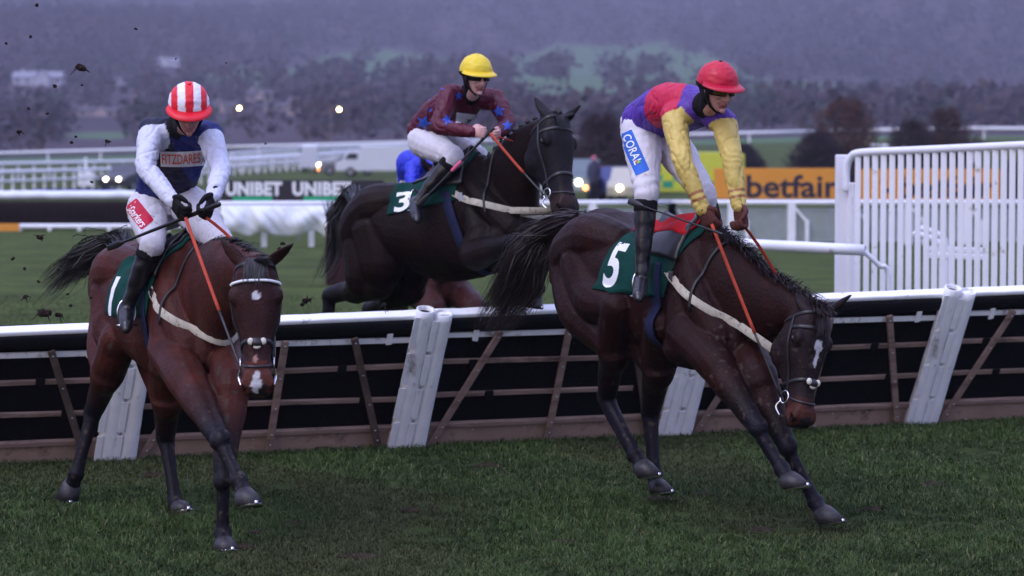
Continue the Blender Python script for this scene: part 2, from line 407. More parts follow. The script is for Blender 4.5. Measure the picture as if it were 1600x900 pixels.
while cnt < 15000:
    D = 430 + 2500 * rg.random() ** .8; X = (rg.random() * 2 - 1) * (.34 * D + 12); Z = tz(X, D); px = 800 + X / D * 4200; row = 235 + (2.16 - Z) / D * 4200
    q = noise.noise(V((px * .012, row * .03, 0))); f = field(px, row, q)
    if f > .1 and rg.random() > .010 and noise.noise(V((px * .02, row * .12, 8))) < .28: continue
    if D < 560 and rg.random() < .5: continue
    if any(abs(px - h_[0]) < h_[2] * .6 and h_[5] - 260 < D < h_[5] + 15 for h_ in HOUSES): continue
    if any(abs(px - h_[0]) < h_[2] * .62 and D < h_[5] + 10 and row - 11 * 4200 / D < h_[1] + h_[3] * .35 and row > h_[1] for h_ in HOUSES) and rg.random() < .93: continue
    cnt += 1; H_ = rg.uniform(5, 12) * (1 if D > 700 else .75); Rr = H_ * rg.uniform(.38, .6)
    tone = rg.random(); c = np.array([.062, .046, .056]) * (.82 + .36 * rg.random())
    if tone > .86: c = np.array([.042, .050, .044])
    elif tone > .7: c = np.array([.070, .044, .042])
    m_ = 18
    for k_ in range(m_):
        a = rg.random() * 6.283; p = rg.random() ** .5; hz = H_ * rg.uniform(.12, 1.0); rr = Rr * p * math.sqrt(max(.05, 1 - ((hz / H_ - .5) / .58) ** 2))
        cx, cy, cz = X + math.cos(a) * rr, D + math.sin(a) * rr, Z + hz; sz = H_ * rg.uniform(.07, .16)
        d1 = rg.standard_normal(3); d1 /= np.linalg.norm(d1); d2 = np.cross(d1, rg.standard_normal(3)); d2 /= np.linalg.norm(d2)
        b = len(tv); o = np.array([cx, cy, cz])
        for (s1, s2) in ((-1, -.5), (.2, -1), (1, .3), (-.3, 1)): tv.append(o + d1 * sz * s1 + d2 * sz * s2)
        tf.append((b, b + 1, b + 2, b + 3)); cc = c * rg.uniform(.85, 1.15); tcol += [tuple(cc)] * 4
sh = Sh(); sh.v = [tuple(p) for p in tv]; sh.f = tf; sh.c = tcol; sh.mi = [0] * len(tf)
wd = sh.build('woodland', mat('far_twigs', attr=True, rough=.95, var=.2, vscale=.02, spec=.05), None); tag(wd, kind='stuff')
# ---- houses on the hillside
HL = ['long pale house with a middle gable on the hillside, farthest left', 'small bright white house highest on the hillside', 'pale cottage on the hillside right of the long pale house',
      'tiny white cottage just below the pale cottage', 'wide pinkish stone house low on the hillside at left', 'low stone house beside the lit street lamp on the hillside',
      'tall-gabled stone house highest of the stone houses', 'stone house between the two larger gabled stone houses', 'narrow steep-gabled stone house at the right of the stone houses']
M_SLATE = mat('slate_roof', (.085, .080, .095), .7, var=.2, vscale=1.0); M_GLASSD = mat('dark_window', (.02, .02, .028), .15, var=.1)
for i, (px, row, wpx, hpx, col, D) in enumerate(HOUSES):
    s_ = 4200 / D; W_ = wpx / s_; H_ = hpx / s_ ; X = (px - 800) / s_; Z = tz(X, D); dp = 9
    rt = root('house', (X, D, Z), HL[i], 'house', 'houses on the hillside'); mw = mat('render_%d' % i, col, .9, var=.08, vscale=.5)
    wl, rf = Sh(), Sh(); eh = H_ * .62
    def gable(x0, x1, y0, y1, z0, ze, zr, along):
        wl.bx(x0, x1, y0, y1, z0, ze)
        if along:   # ridge along x
            ym = (y0 + y1) / 2; wl.add([(x0, y0, ze), (x0, y1, ze), (x0, ym, zr), (x1, y0, ze), (x1, y1, ze), (x1, ym, zr)], [(0, 2, 1), (3, 4, 5)])
            o = .4; rf.add([(x0 - o, y0 - o, ze - .2), (x1 + o, y0 - o, ze - .2), (x1 + o, ym, zr + .15), (x0 - o, ym, zr + .15), (x0 - o, y1 + o, ze - .2), (x1 + o, y1 + o, ze - .2)], [(0, 1, 2, 3), (3, 2, 5, 4)])
        else:
            xm = (x0 + x1) / 2; wl.add([(x0, y0, ze), (x1, y0, ze), (xm, y0, zr), (x0, y1, ze), (x1, y1, ze), (xm, y1, zr)], [(0, 1, 2), (3, 5, 4)])
            o = .4; rf.add([(x0 - o, y0 - o, ze - .2), (xm, y0 - o, zr + .15), (xm, y1 + o, zr + .15), (x0 - o, y1 + o, ze - .2), (x1 + o, y0 - o, ze - .2), (x1 + o, y1 + o, ze - .2)], [(0, 1, 2, 3), (1, 4, 5, 2)])
    gable(X - W_ / 2, X + W_ / 2, D, D + dp, Z - 3, Z + eh, Z + H_, True)
    gw = min(W_ * .3, 7); gx = X + W_ * (-.1 if i % 2 else .12); gable(gx - gw / 2, gx + gw / 2, D - 2.5, D + 3, Z - 3, Z + eh * 1.02, Z + H_ * 1.12, False)
    wl.build('wall', mw, rt); ro = rf.build('roof', M_SLATE if i not in (0, 1) else mat('pale_roof', (.30, .30, .36), .8, var=.1, vscale=1), rt)
    ch = Sh(); ch.bx(X - W_ * .35, X - W_ * .35 + 1.0, D + dp / 2 - .5, D + dp / 2 + .5, Z + H_ * .8, Z + H_ * 1.22); ch.build('chimney', mw, ro)
    for k_ in range(max(2, int(W_ / 4))):
        xx = X - W_ / 2 + (k_ + .5) * W_ / max(2, int(W_ / 4))
        if abs(xx - gx) < gw / 2 + .7: continue
        wn = Sh(); wn.bx(xx - .5, xx + .5, D - .06, D + .02, Z + eh * .35, Z + eh * .75); wn.build('window', M_GLASSD, rt)
# ---- street lamps, lit
M_LAMP = mat('lamp_glow', (1, .9, .6), .5, emit=(1, .80, .42), estr=13.0, var=0); M_POLE = mat('lamp_post_grey', (.16, .16, .17), .6)
for i, (px, row, lb) in enumerate(((374, 169, 'lit street lamp in front of the stone houses, left of the two'), (530, 171, 'lit street lamp in front of the woodland, right of the two'))):
    D = 400; p = P(px, row, D); zg = tz(p.x, D); rt = root('street_lamp', (p.x, D, zg), lb, 'street lamp', 'lit street lamps')
    q = Sh(); q.chain([(p.x - 1.2, D, zg), (p.x - 1.2, D, p.z), (p.x - .8, D, p.z + .35), (p.x - .1, D, p.z + .3)], [.10, .07, .05, .05], sub=3, n=8); q.build('post', M_POLE, rt, smooth=True)
    q = Sh(); q.ball(p, (.24, .20, .22), n=14, m=10); q.build('lamp', M_LAMP, rt, smooth=True)
# ================================================================== the flight of hurdles
M_VINYL = mat('white_vinyl_wrap', (.86, .86, .88), .45, var=.08, vscale=5, bump=.5, bscale=16, dirt=(.22, .17, .15), dirt_amt=.22, dscale=8, stretch=(1, 1, .35))
M_PAINTW = mat('white_top_strip', (.90, .90, .92), .5, var=.04, dirt=(.16, .13, .12), dirt_amt=.04, dscale=9)
M_MESHB = mat('black_padding', (.0065, .0060, .0075), .8, var=.3, vscale=20, bump=.3, bscale=60)
M_WOOD = mat('weathered_timber', (.27, .185, .150), .75, var=.28, vscale=9, bump=.3, bscale=40, stretch=(.35, .35, 1.6), dirt=(.05, .033, .026), dirt_amt=.25, dscale=5)
M_WOODD = mat('dark_timber', (.10, .072, .058), .8, var=.3, vscale=9, bump=.3, bscale=40)
M_PLY = mat('plywood_board', (.36, .25, .195), .7, var=.18, vscale=3, bump=.15, bscale=30, dirt=(.07, .045, .038), dirt_amt=.3, dscale=3)
M_BOLT = mat('bolt_steel', (.5, .5, .52), .35, metal=1)
JA = V((-.76, 19.62, 0)); JD = V((.9245, .381, 0)); PL = 2.165; HN = V((.381, -.9245, 0))
US = (HN * .46 + V((0, 0, 1.0))); SL = US.length; US.normalize(); WN = JD.cross(US); WN = -WN if WN.y > 0 else WN      # WN: out of the panel towards the camera
def hp(j, a, t, w_=0): return JA + JD * (PL * j + a) + US * (t * (1.015 + .035 * (j + a / PL))) + WN * w_
HLAB = ['hurdle panel at the far left edge, behind the bay horse', 'hurdle panel between the bay horse and the leaning pair of white posts in the middle',
        'hurdle panel right of the middle white posts, under the tail of horse five', 'hurdle panel behind the head of the number 5 horse', 'hurdle panel at the right edge below the white wing']
rj = random.Random(3)
for idx, j in enumerate((-2, -1, 0, 1, 2)):
    rt = root('hurdle', tuple(hp(j, PL / 2, 0)), HLAB[idx], 'hurdle', 'hurdles in the flight'); T_ = SL * .985
    a0, a1 = .04, PL - .04
    q = Sh(); q.box((hp(j, (a0 + a1) / 2, T_ * .5, -.06)), JD * ((a1 - a0) / 2), US * T_ * .48, WN * .022); q.build('black_screen', M_MESHB, rt)
    q = Sh(); q.loft([(hp(j, a, T_ * .928, .012), US * T_ * .054, WN * .055, (1, 1, 1), 3.5) for a in np.linspace(a0, a1, 14)], 16); q.build('top_padding', M_MESHB, rt, smooth=True)
    q = Sh(); vs_ = []
    for a in np.linspace(a0, a1, 40):
        e = .006 * noise.noise(V((a * 6, j, 0))); vs_.append((hp(j, a, T_ * .99 + e * .4, .0), US * (.020 + e * .5), WN * .048, (1, 1, 1), 6))
    q.loft(vs_, 14); q.build('white_top_strip', M_PAINTW, rt, smooth=True)
    q = Sh(); q.box(hp(j, (a0 + a1) / 2, T_ * .835, .035), JD * ((a1 - a0) / 2), US * .018, WN * .010); q.build('white_rail', M_VINYL, rt)
    for a in (.36, PL - .30):
        q = Sh(); q.box(hp(j, a, T_ * .845, .050), JD * .022 + US * rj.uniform(-.004, .004), US * .048, WN * .009); q.build('rail_tie', M_VINYL, rt, bevel=.004)
    for t in (.625, .385):
        q = Sh(); q.box(hp(j, (a0 + a1) / 2, T_ * t + rj.uniform(-.004, .004), .025), JD * ((a1 - a0) / 2) + US * rj.uniform(-.012, .012), US * .018, WN * .012); q.build('timber_rail', M_WOOD, rt, bevel=.003)
        for a in ((.55, PL - .42) if t < .5 else (.38, PL - .62)):
            q = Sh(); q.box(hp(j, a, T_ * t, .042), JD * .032, US * .036, WN * .008); q.build('rubber_tie', M_MESHB, rt, bevel=.004)
    q = Sh(); q.box(hp(j, (a0 + a1) / 2, T_ * .165, .034), JD * ((a1 - a0) / 2), US * .018, WN * .020); q.build('timber_rail', M_WOOD, rt, bevel=.003)
    bo = Sh(); bo.box(hp(j, (a0 + a1) / 2, T_ * .075, .022), JD * ((a1 - a0) / 2), US * T_ * .085, WN * .012); bd_ = bo.build('base_board', M_PLY, rt, bevel=.003)
    for n_ in range(9):
        a = .2 + 1.8 * rj.random(); t = rj.choice((.03, .12)); q = Sh(); q.ball(hp(j, a, T_ * t, .037), (.011, .011, .006), n=8, m=5); q.build('bolt', M_BOLT, bd_, smooth=True)
    for (ft, fb, mm) in ((.25, .06, M_WOOD), (.50, .495, M_WOOD), (.735, .885, M_WOODD if j < 1 else M_WOOD)):
        q = Sh(); A, B = hp(j, PL * fb, .01, .068), hp(j, PL * ft, T_ * .87, .068); q.bar(A, B, .050, .026, up=WN); so = q.build('strut', mm, rt, bevel=.003)
        for t in (.10, .19, .42, .68, .96):
            q = Sh(); q.ball(A.lerp(B, t) + WN * .014, (.010, .010, .006), n=8, m=5); q.build('bolt', M_BOLT, so, smooth=True)
    # padded posts at both ends, wrapped in white vinyl; they lean a little along the flight as well
    for (a, lean) in ((-.0, .0), (PL - .0, .0)):
        off = .072 if a == 0 else -.070
        if idx in (0,) and a > 0: off = -.07
        up2 = (US + JD * .045).normalized(); Bp = hp(j, a + off - .045, -.01, .058); Tp = Bp + up2 * (SL * (1.05 if a else 1.02) * (1.015 + .035 * (j + a / PL)))
        n_ = 20; q = Sh(); secs = []
        for i in range(n_ + 1):
            t = i / n_; w_ = 1 + .05 * noise.noise(V((i * .45, j * 3 + a, 1))) + .10 * (1 - t) ** 3; secs.append((Bp.lerp(Tp, t), JD * .068 * w_, WN * .060 * w_, (1, 1, 1), 2.5 - .4 * t))
        q.loft(secs, 24, cap=False); po = q.build('padded_post', M_VINYL, rt, smooth=True); md = po.modifiers.new('t', 'SOLIDIFY'); md.thickness = .012; md.offset = -1
        q = Sh(); q.chain([Bp, Tp - up2 * .03], [(.050, .044)] * 2, flat=JD, n=16, sub=6, ends=False); q.build('post_core', M_MESHB, po, smooth=True)
        q = Sh()    # overlapping seam flap of the wrap with torn ends
        for k_ in range(4):
            t0, t1 = .02 + k_ * .245, .235 + k_ * .245; c0_, c1_ = Bp.lerp(Tp, t0), Bp.lerp(Tp, t1)
            q.box((c0_ + c1_) / 2 - JD * (.070 + rj.uniform(0, .012)) + WN * .058, (c1_ - c0_) / 2, JD * .022, WN * .004)
        q.build('seam_flap', M_VINYL, po)

# ---- white wing of slats at the right
M_PVC = mat('white_plastic', (.80, .81, .88), .38, var=.04, vscale=3, dirt=(.35, .28, .24), dirt_amt=.03, dscale=6)
M_PVCO = mat('chalky_white_post', (.76, .76, .82), .6, var=.06, vscale=4, dirt=(.30, .20, .15), dirt_amt=.12, dscale=5, stretch=(2, 2, .25))
rt = root('hurdle_wing', tuple(P(1400, 450, 25) * V((1, 1, 0)) if False else (P(1400, 450, 25).x, 25, 0)), 'tall white wing of upright plastic slats at right', 'fence')
def wg(px): D = 25.2 - (px - 1320) * .0055; return (px - 800) / 4200 * D, D
def wtop(px): return 2.14 + (px - 1340) * .00026
q = Sh(); pts = [V((wg(1322)[0], wg(1322)[1], 1.80)), V((wg(1322)[0], wg(1322)[1], 1.98)), V((wg(1328)[0], wg(1328)[1], 2.09)), V((wg(1345)[0], wg(1345)[1], 2.14))] + [V((wg(p)[0], wg(p)[1], wtop(p))) for p in (1420, 1500, 1600, 1720)]
q.chain(pts, [.036] * len(pts), n=14, sub=4); q.build('top_rail', M_PVC, rt, smooth=True)
q = Sh(); px = 1340.0
while px < 1720:
    x, D = wg(px); w_ = .026; z = wtop(px) - .01; t_ = rj.uniform(-.006, .006); q.loft([(V((x + t_, D, .03)), V((w_, -.01, 0)), V((0, .013, 0)), (1, 1, 1), 4), (V((x, D, z)), V((w_, -.01, 0)), V((0, .013, 0)), (1, 1, 1), 4)], 12); px += 13.4
q.build('slats', M_PVC, rt, smooth=False)
for zc in (.12,):
    q = Sh(); q.bar(V((wg(1326)[0], wg(1326)[1] + .035, zc)), V((wg(1720)[0], wg(1720)[1] + .035, zc)), .03, .05); q.build('cross_rail', M_PVC, rt)
for (px, w_, zt) in ((1317, .062, 2.12), (1333, .040, 1.86)):
    x, D = wg(px); q = Sh(); q.bx(x - w_, x + w_, D + .03, D + .13, -.02, zt); q.build('end_post', M_PVCO, rt, bevel=.01)
rt = root('running_rail', (P(1330, 390, 24.3).x, 24.3, 0), 'thick white tube rail with an open end in front of the wing', 'rail')
A, B = P(960, 372, 24.9), P(1352, 391, 24.2); q = Sh(); q.chain([A, B], [.052, .052], n=20, sub=6, ends=False)
me_o = q.build('tube', M_PVC, rt, smooth=True); me_o.data.polygons
bm = bmesh.new(); bm.from_mesh(me_o.data); bmesh.ops.delete(bm, geom=[f for f in bm.faces if len(f.verts) > 4], context='FACES'); bm.to_mesh(me_o.data); bm.free()
md = me_o.modifiers.new('t', 'SOLIDIFY'); md.thickness = .008; md.offset = -1
q = Sh(); q.chain([B + V((0, .0, -.02)), B + V((.13, .02, -.14)), B + V((.22, .05, -.26)), V((B.x + .24, B.y + .06, 0))], [.024] * 4, n=10, sub=4); q.build('curved_foot', M_PVC, rt, smooth=True)
q = Sh(); q.chain([A, V((A.x - .1, A.y, .5)), V((A.x - .12, A.y, 0))], [.024] * 3, n=10, sub=4); q.build('curved_foot', M_PVC, rt, smooth=True)
for k_, (pxx, D) in enumerate(((1478, 33), (1472, 31))):
    rt = root('rail_post', ((pxx - 800) / 4200 * D, D, 0), ('white rail post with bracket seen through the wing slats, the farther', 'white rail post with bracket seen through the wing slats, the nearer')[k_], 'post', 'rail posts behind the wing')
    x = (pxx - 800) / 4200 * D; q = Sh(); q.chain([(x, D, 0), (x, D, .95), (x - .08, D, 1.12), (x - .3, D, 1.2)], [.04] * 4, n=10); q.build('post', M_PVC, rt, smooth=True)
    q = Sh(); q.bar((x - .2, D, .95), (x + .5, D, .93), .07, .07); q.build('bracket', M_PVC, rt, bevel=.01)
# ================================================================== rails, boards and the steeplechase fence behind
M_RAILW = mat('rail_white', (.84, .85, .90), .5, var=.05)
M_HAZYW = mat('pale_mesh', (.42, .46, .50), .7, var=.08)
def rail_run(label, pts, group, h=1.15, post=2.4, pw=.05, rw=.07, brace=False, second=None, slats=None, x_only=None):
    """pts: (x, y) along the ground"""
    rt = root('running_rail', (pts[0][0], pts[0][1], tz(*pts[0])), label, 'rail', group)
    top = Sh(); po = Sh(); sl = Sh(); P3 = []
    for (x0, y0), (x1, y1) in zip(pts[:-1], pts[1:]):
        L_ = math.hypot(x1 - x0, y1 - y0); n_ = max(1, int(L_ / post))
        for i in range(n_ + 1):
            t = i / n_; x, y = x0 + (x1 - x0) * t, y0 + (y1 - y0) * t; z = tz(x, y); P3.append(V((x, y, z + h)))
            po = Sh(); po.bx(x - pw, x + pw, y - pw * .6, y + pw * .6, z - .05, z + h)
            if brace: po.bar((x + .02, y, z + h - .05), (x + .34, y - .05, z + h - .42), .05, .05); po.bx(x + .31, x + .39, y - .08, y - .02, z, z + h - .4)
            po.build('post', M_RAILW, rt)
        if slats:
            k_ = int(L_ / slats)
            for i in range(k_):
                t = i / k_; x, y = x0 + (x1 - x0) * t, y0 + (y1 - y0) * t; z = tz(x, y); sl.bx(x - .013, x + .013, y + .06, y + .07, z + .08, z + h * .86)
            for zz in (.10, .84): sl.bar((x0, y0 + .08, tz(x0, y0) + h * zz), (x1, y1 + .08, tz(x1, y1) + h * zz), .02, .04)
    top.chain(P3, [rw] * len(P3), n=8, sub=1, flat=V((0, 0, 1))); top.build('top_rail', M_RAILW, rt, smooth=True)
    if second: s2 = Sh(); s2.chain([p - V((0, 0, second)) for p in P3], [rw * .7] * len(P3), n=8, sub=1, flat=V((0, 0, 1))); s2.build('lower_rail', M_RAILW, rt, smooth=True)
    if slats: sl.build('mesh_infill', M_HAZYW, rt)
    return rt
def gx(px, D): return (px - 800) / 4200 * D
rail_run('white running rail with slatted infill crossing behind the right horse', [(gx(800, 61), 61), (gx(1050, 61.5), 61.5), (gx(1330, 61.5), 61.5), (gx(1950, 62), 62)], 'running rails', h=.97, post=1.25, pw=.09, rw=.06, brace=True, slats=.045)
rl = rail_run('white running rail draped with white sheeting below the black advertising board', [(gx(338, 60), 60), (gx(560, 60.5), 60.5), (gx(800, 61), 60.9)], 'running rails', h=.97, post=1.0, pw=.06, rw=.06, second=.22)
FR = 'distant running rails'
rail_run('farthest white running rail along the foot of the woods at left', [(gx(-260, 325), 325), (gx(320, 335), 335), (gx(655, 340), 340), (gx(900, 345), 345)], FR, h=1.15, post=6, pw=.12, rw=.19, second=None)
rail_run('farthest white running rail at the right, beyond the bushes', [(gx(1060, 330), 330), (gx(1280, 330), 330), (gx(1900, 290), 290)], FR, h=1.25, post=6, pw=.12, rw=.19)
rail_run('second white running rail at the right, nearer than the farthest', [(gx(1360, 230), 230), (gx(1640, 210), 210)], FR, h=1.2, post=4, pw=.1, rw=.12)
rail_run('white rail with many posts crossing the far turf at left', [(gx(-240, 165), 165), (gx(340, 200), 200), (gx(560, 250), 250)], FR, h=1.1, post=1.6, pw=.07, rw=.11, second=.5)
rail_run('pale double rail behind the steeplechase fence at left', [(gx(-240, 112), 112), (gx(200, 150), 150), (gx(340, 165), 165)], FR, h=1.1, post=1.5, pw=.06, rw=.09, second=.45)
rail_run('pale rail left of the parked horsebox', [(gx(300, 185), 185), (gx(480, 215), 215), (gx(640, 260), 260)], FR, h=1.1, post=2, pw=.08, rw=.11, second=.5)
rail_run('pale rail rising towards the parked horsebox', [(gx(360, 235), 235), (gx(470, 280), 280), (gx(640, 300), 300)], FR, h=1.1, post=3, pw=.1, rw=.14, second=.5)
# white sheeting tied over the rail
M_SHEET = mat('white_sheeting', (.76, .80, .86), .55, var=.08, vscale=2, bump=.3, bscale=6)
q = Sh(); nx, nz = 90, 16; vs = []
for i in range(nx + 1):
    for k_ in range(nz + 1):
        t = i / nx; x = gx(348, 60) + t * (gx(520, 60) - gx(348, 60)); z = .93 - k_ / nz * (.66 + .30 * noise.noise(V((x * 1.9, 0, 4)))); bl = math.sin(k_ / nz * 3.0)
        y = 59.9 - .22 * bl * (.6 + noise.noise(V((x * 2.1, z * 1.4, 0)))) - .12 * abs(noise.noise(V((x * 4 + z * 3, z * 1.2, 2)))); vs.append((x + .05 * noise.noise(V((x * 3, z * 4, 7))), y, z))
q.add(vs, [(i * (nz + 1) + k_, (i + 1) * (nz + 1) + k_, (i + 1) * (nz + 1) + k_ + 1, i * (nz + 1) + k_ + 1) for i in range(nx) for k_ in range(nz)])
o = q.build('sheeting', M_SHEET, None, loc=(gx(430, 60), 60, 0), smooth=True); md = o.modifiers.new('t', 'SOLIDIFY'); md.thickness = .006
tag(o, 'crumpled white sheeting draped over the rail below the black board', 'sheeting')
# advertising boards
M_BLKB = mat('black_board', (.014, .013, .020), .5, var=.1); M_GRNB = mat('green_print', (.03, .42, .20), .6, var=.1); M_ORB = mat('orange_board', (.72, .30, .045), .6, var=.06, vscale=1); M_DKT = mat('dark_print', (.03, .028, .05), .6)
M_WHT = mat('white_board_print', (.85, .86, .90), .6, var=.02)
def board(label, px0, px1, r0, r1, D, m, texts, stripe=None, group='advertising boards', yaw=0):
    x0, x1 = gx(px0, D), gx(px1, D); z1, z0 = P(800, r0, D).z, P(800, r1, D).z; c = V(((x0 + x1) / 2, D, (z0 + z1) / 2))
    rt = root('advertising_board', (c.x, D, 0), label, 'sign', group); q = Sh(); q.bx(x0, x1, D, D + .05, z0, z1); q.build('panel', m, rt, bevel=.008)
    for x in np.linspace(x0 + .25, x1 - .25, 3): l_ = Sh(); l_.bx(x - .03, x + .03, D + .055, D + .11, 0, z1 - .06); l_.build('leg', M_POLE, rt)
    for (t, cx, cr, w_, h_, mm, bold, sp_) in texts:
        q = Sh(); s_ = 4200 / D; flat_text(q, t, V((gx(cx, D), D - .006, P(800, cr, D).z)), (1, 0, 0), (0, 0, 1), w_ / s_, h_ / s_, bold, sp_); q.build('lettering', mm, rt)
    if stripe:
        for (a, b, r_0, r_1) in stripe: q = Sh(); q.bx(gx(a, D), gx(b, D), D - .008, D - .002, P(800, r_1, D).z, P(800, r_0, D).z); q.build('stripe', M_GRNB, rt)
    return rt
board('black board reading UNIBET twice above the white sheeting', 330, 600, 281, 316, 64, M_BLKB, [('UNIBET', 397, 295, 88, 22, M_WHT, .05, 1.05), ('UNIBET', 503, 295, 92, 22, M_WHT, .05, 1.05)], stripe=[(364, 426, 307, 314.5), (474, 534, 307, 314.5)])
b1 = board('orange board with dark lettering left of the white wing', 1115, 1313, 263, 311, 66, M_ORB, [('betfair', 1238, 291, 144, 36, M_DKT, .022, 1.0)])
b2 = board('orange board with dark lettering seen through the slats of the wing', 1340, 1562, 264, 315, 66, M_ORB, [('betfair', 1478, 292, 144, 36, M_DKT, .022, 1.0)])
for b_, cx in ((b1, 1143), (b2, 1383)):
    for sg, cc in ((1, -6), (-1, 6)):
        D = 66; x, z = gx(cx + cc * .6, D), P(800, 290 + cc, D).z; q = Sh(); a = .10
        q.add([(x - a, D - .008, z - a * .3 * sg), (x + a, D - .008, z - a * .3 * sg), (x, D - .008, z + a * 1.1 * sg)], [(0, 1, 2)]); q.build('arrow_mark', M_DKT, b_)
board('small orange board at the foot of the steeplechase fence, left edge', -30, 30, 349.5, 364, 72, M_ORB, [], group='advertising boards')
# dark tall barrier at the far right behind the wing
rt = root('barrier', (gx(1600, 70), 70, 0), 'dark slatted barrier at the far right behind the wing', 'fence'); q = Sh()
for i in range(16): x = gx(1566, 70) + i * .14; q.bx(x, x + .10, 70, 70.06, 0, 1.9)
q.build('boards', mat('dark_barrier', (.02, .02, .026), .7), rt); q = Sh(); q.bx(gx(1564, 70), gx(1566, 70) + 2.3, 70.065, 70.12, 1.3, 1.4); q.build('cross_rail', M_POLE, rt)
# steeplechase fence at left
M_BIRCH = mat('packed_birch', (.016, .010, .011), .95, var=.4, vscale=6, bump=.8, bscale=60, stretch=(4, 4, .3))
D = 73; x0, x1 = gx(-260, D), gx(318, D)
rt = root('steeplechase_fence', ((x0 + x1) / 2, D, 0), 'dark birch steeplechase fence with a padded white top at left', 'fence')
q = Sh(); q.loft([(V((x, D, .42)), V((0, .35, 0)), V((0, 0, .36 + .01 * noise.noise(V((x * 3, 0, 0))))), (1, 1, 1), 5) for x in np.linspace(x0, x1, 30)], 16); q.build('birch', M_BIRCH, rt, smooth=True)
q = Sh(); n_ = 70
q.loft([(V((x, D + .1, .94 + .02 * noise.noise(V((x * 2.3, 0, 0))))), V((0, .30 + .06 * noise.noise(V((x * 3, 1, 0))), 0)), V((0, 0, .13 + .02 * noise.noise(V((x * 7, 2, 0))))), (1, 1, 1), 2.6) for x in np.linspace(x0, x1, n_)], 16); q.build('white_padding', M_SHEET, rt, smooth=True)
q = Sh(); q.chain([(x0, D - .75, .12), (x1, D - .75, .12)], [.07, .07], n=10); q.build('guard_rail', M_RAILW, rt, smooth=True)
for i in range(13): q = Sh(); x = x0 + .4 + i * .8; q.bx(x - .05, x + .05, D - .82, D - .68, -.02, .10); q.build('rail_foot', M_RAILW, rt)
# birch end of another fence behind the black horse's rump
D = 43; rt = root('brush_fence', (gx(560, D), D, 0), 'narrow dark birch fence section behind the rump of the black horse', 'fence'); x0, x1 = gx(509, D), gx(620, D)
q = Sh(); q.bx(x0, x1, D, D + .5, 0, .95); q.build('birch', mat('red_brown_birch', (.040, .018, .020), .95, var=.4, vscale=8, bump=.8, bscale=50, stretch=(4, 4, .3)), rt)
q = Sh(); q.bar((x0 - .01, D - .03, .80), (x1, D - .03, .80), .03, .03); q.build('band', mat('pink_band', (.16, .09, .11), .7), rt)
q = Sh(); rr = random.Random(4)
for i in range(260):
    x = rr.uniform(x0 + .02, x1); y = D + rr.uniform(.02, .48); h_ = rr.uniform(.15, .48); l_ = rr.uniform(-.14, .10); q.chain([(x, y, .93), (x + l_ * .4, y, .93 + h_ * .6), (x + l_, y, .93 + h_)], [.012, .009, .003], n=4, sub=1, ends=False)
q.build('loose_twigs', mat('dark_twigs', (.018, .016, .026), .9), rt)
q = root('marker_post', (gx(555, 46), 46, 0), 'thin white marker post glimpsed under the belly of the black horse', 'post'); s_ = Sh(); s_.chain([(gx(555, 46), 46, 0), (gx(555, 46), 46, .5)], [.045, .045], n=10); s_.build('stake', M_RAILW, q, smooth=True); s_ = Sh(); s_.ball((gx(555, 46), 46, .55), (.05, .05, .04), n=10, m=6); s_.build('cap', M_RAILW, q, smooth=True)
# blue banner and white trolley left
D = 100; q = Sh(); q.bx(gx(52, D), gx(188, D), D, D + .04, P(0, 304, D).z, P(0, 295, D).z)
rt = root('banner', (gx(120, D), D, 0), 'low blue banner behind the white padded fence top', 'banner'); q.build('sheet', mat('banner_blue', (.05, .07, .32), .6), rt)
for px in (60, 120, 180): q = Sh(); q.bx(gx(px, D) - .03, gx(px, D) + .03, D + .05, D + .1, 0, P(0, 296, D).z); q.build('stake', M_POLE, rt)
D = 150; rt = root('camera_tower', (gx(133, D), D, 0), 'white box on a tall post amid the rails at left', 'tower'); x = gx(133, D)
q = Sh(); q.bx(x - .4, x + .4, D, D + .8, P(0, 292, D).z + .02, P(0, 268, D).z); q.build('cabin', M_RAILW, rt, bevel=.05); q = Sh(); q.bx(x - .08, x + .08, D + .3, D + .46, P(0, 268, D).z, P(0, 246, D).z); q.build('mast', M_RAILW, rt)
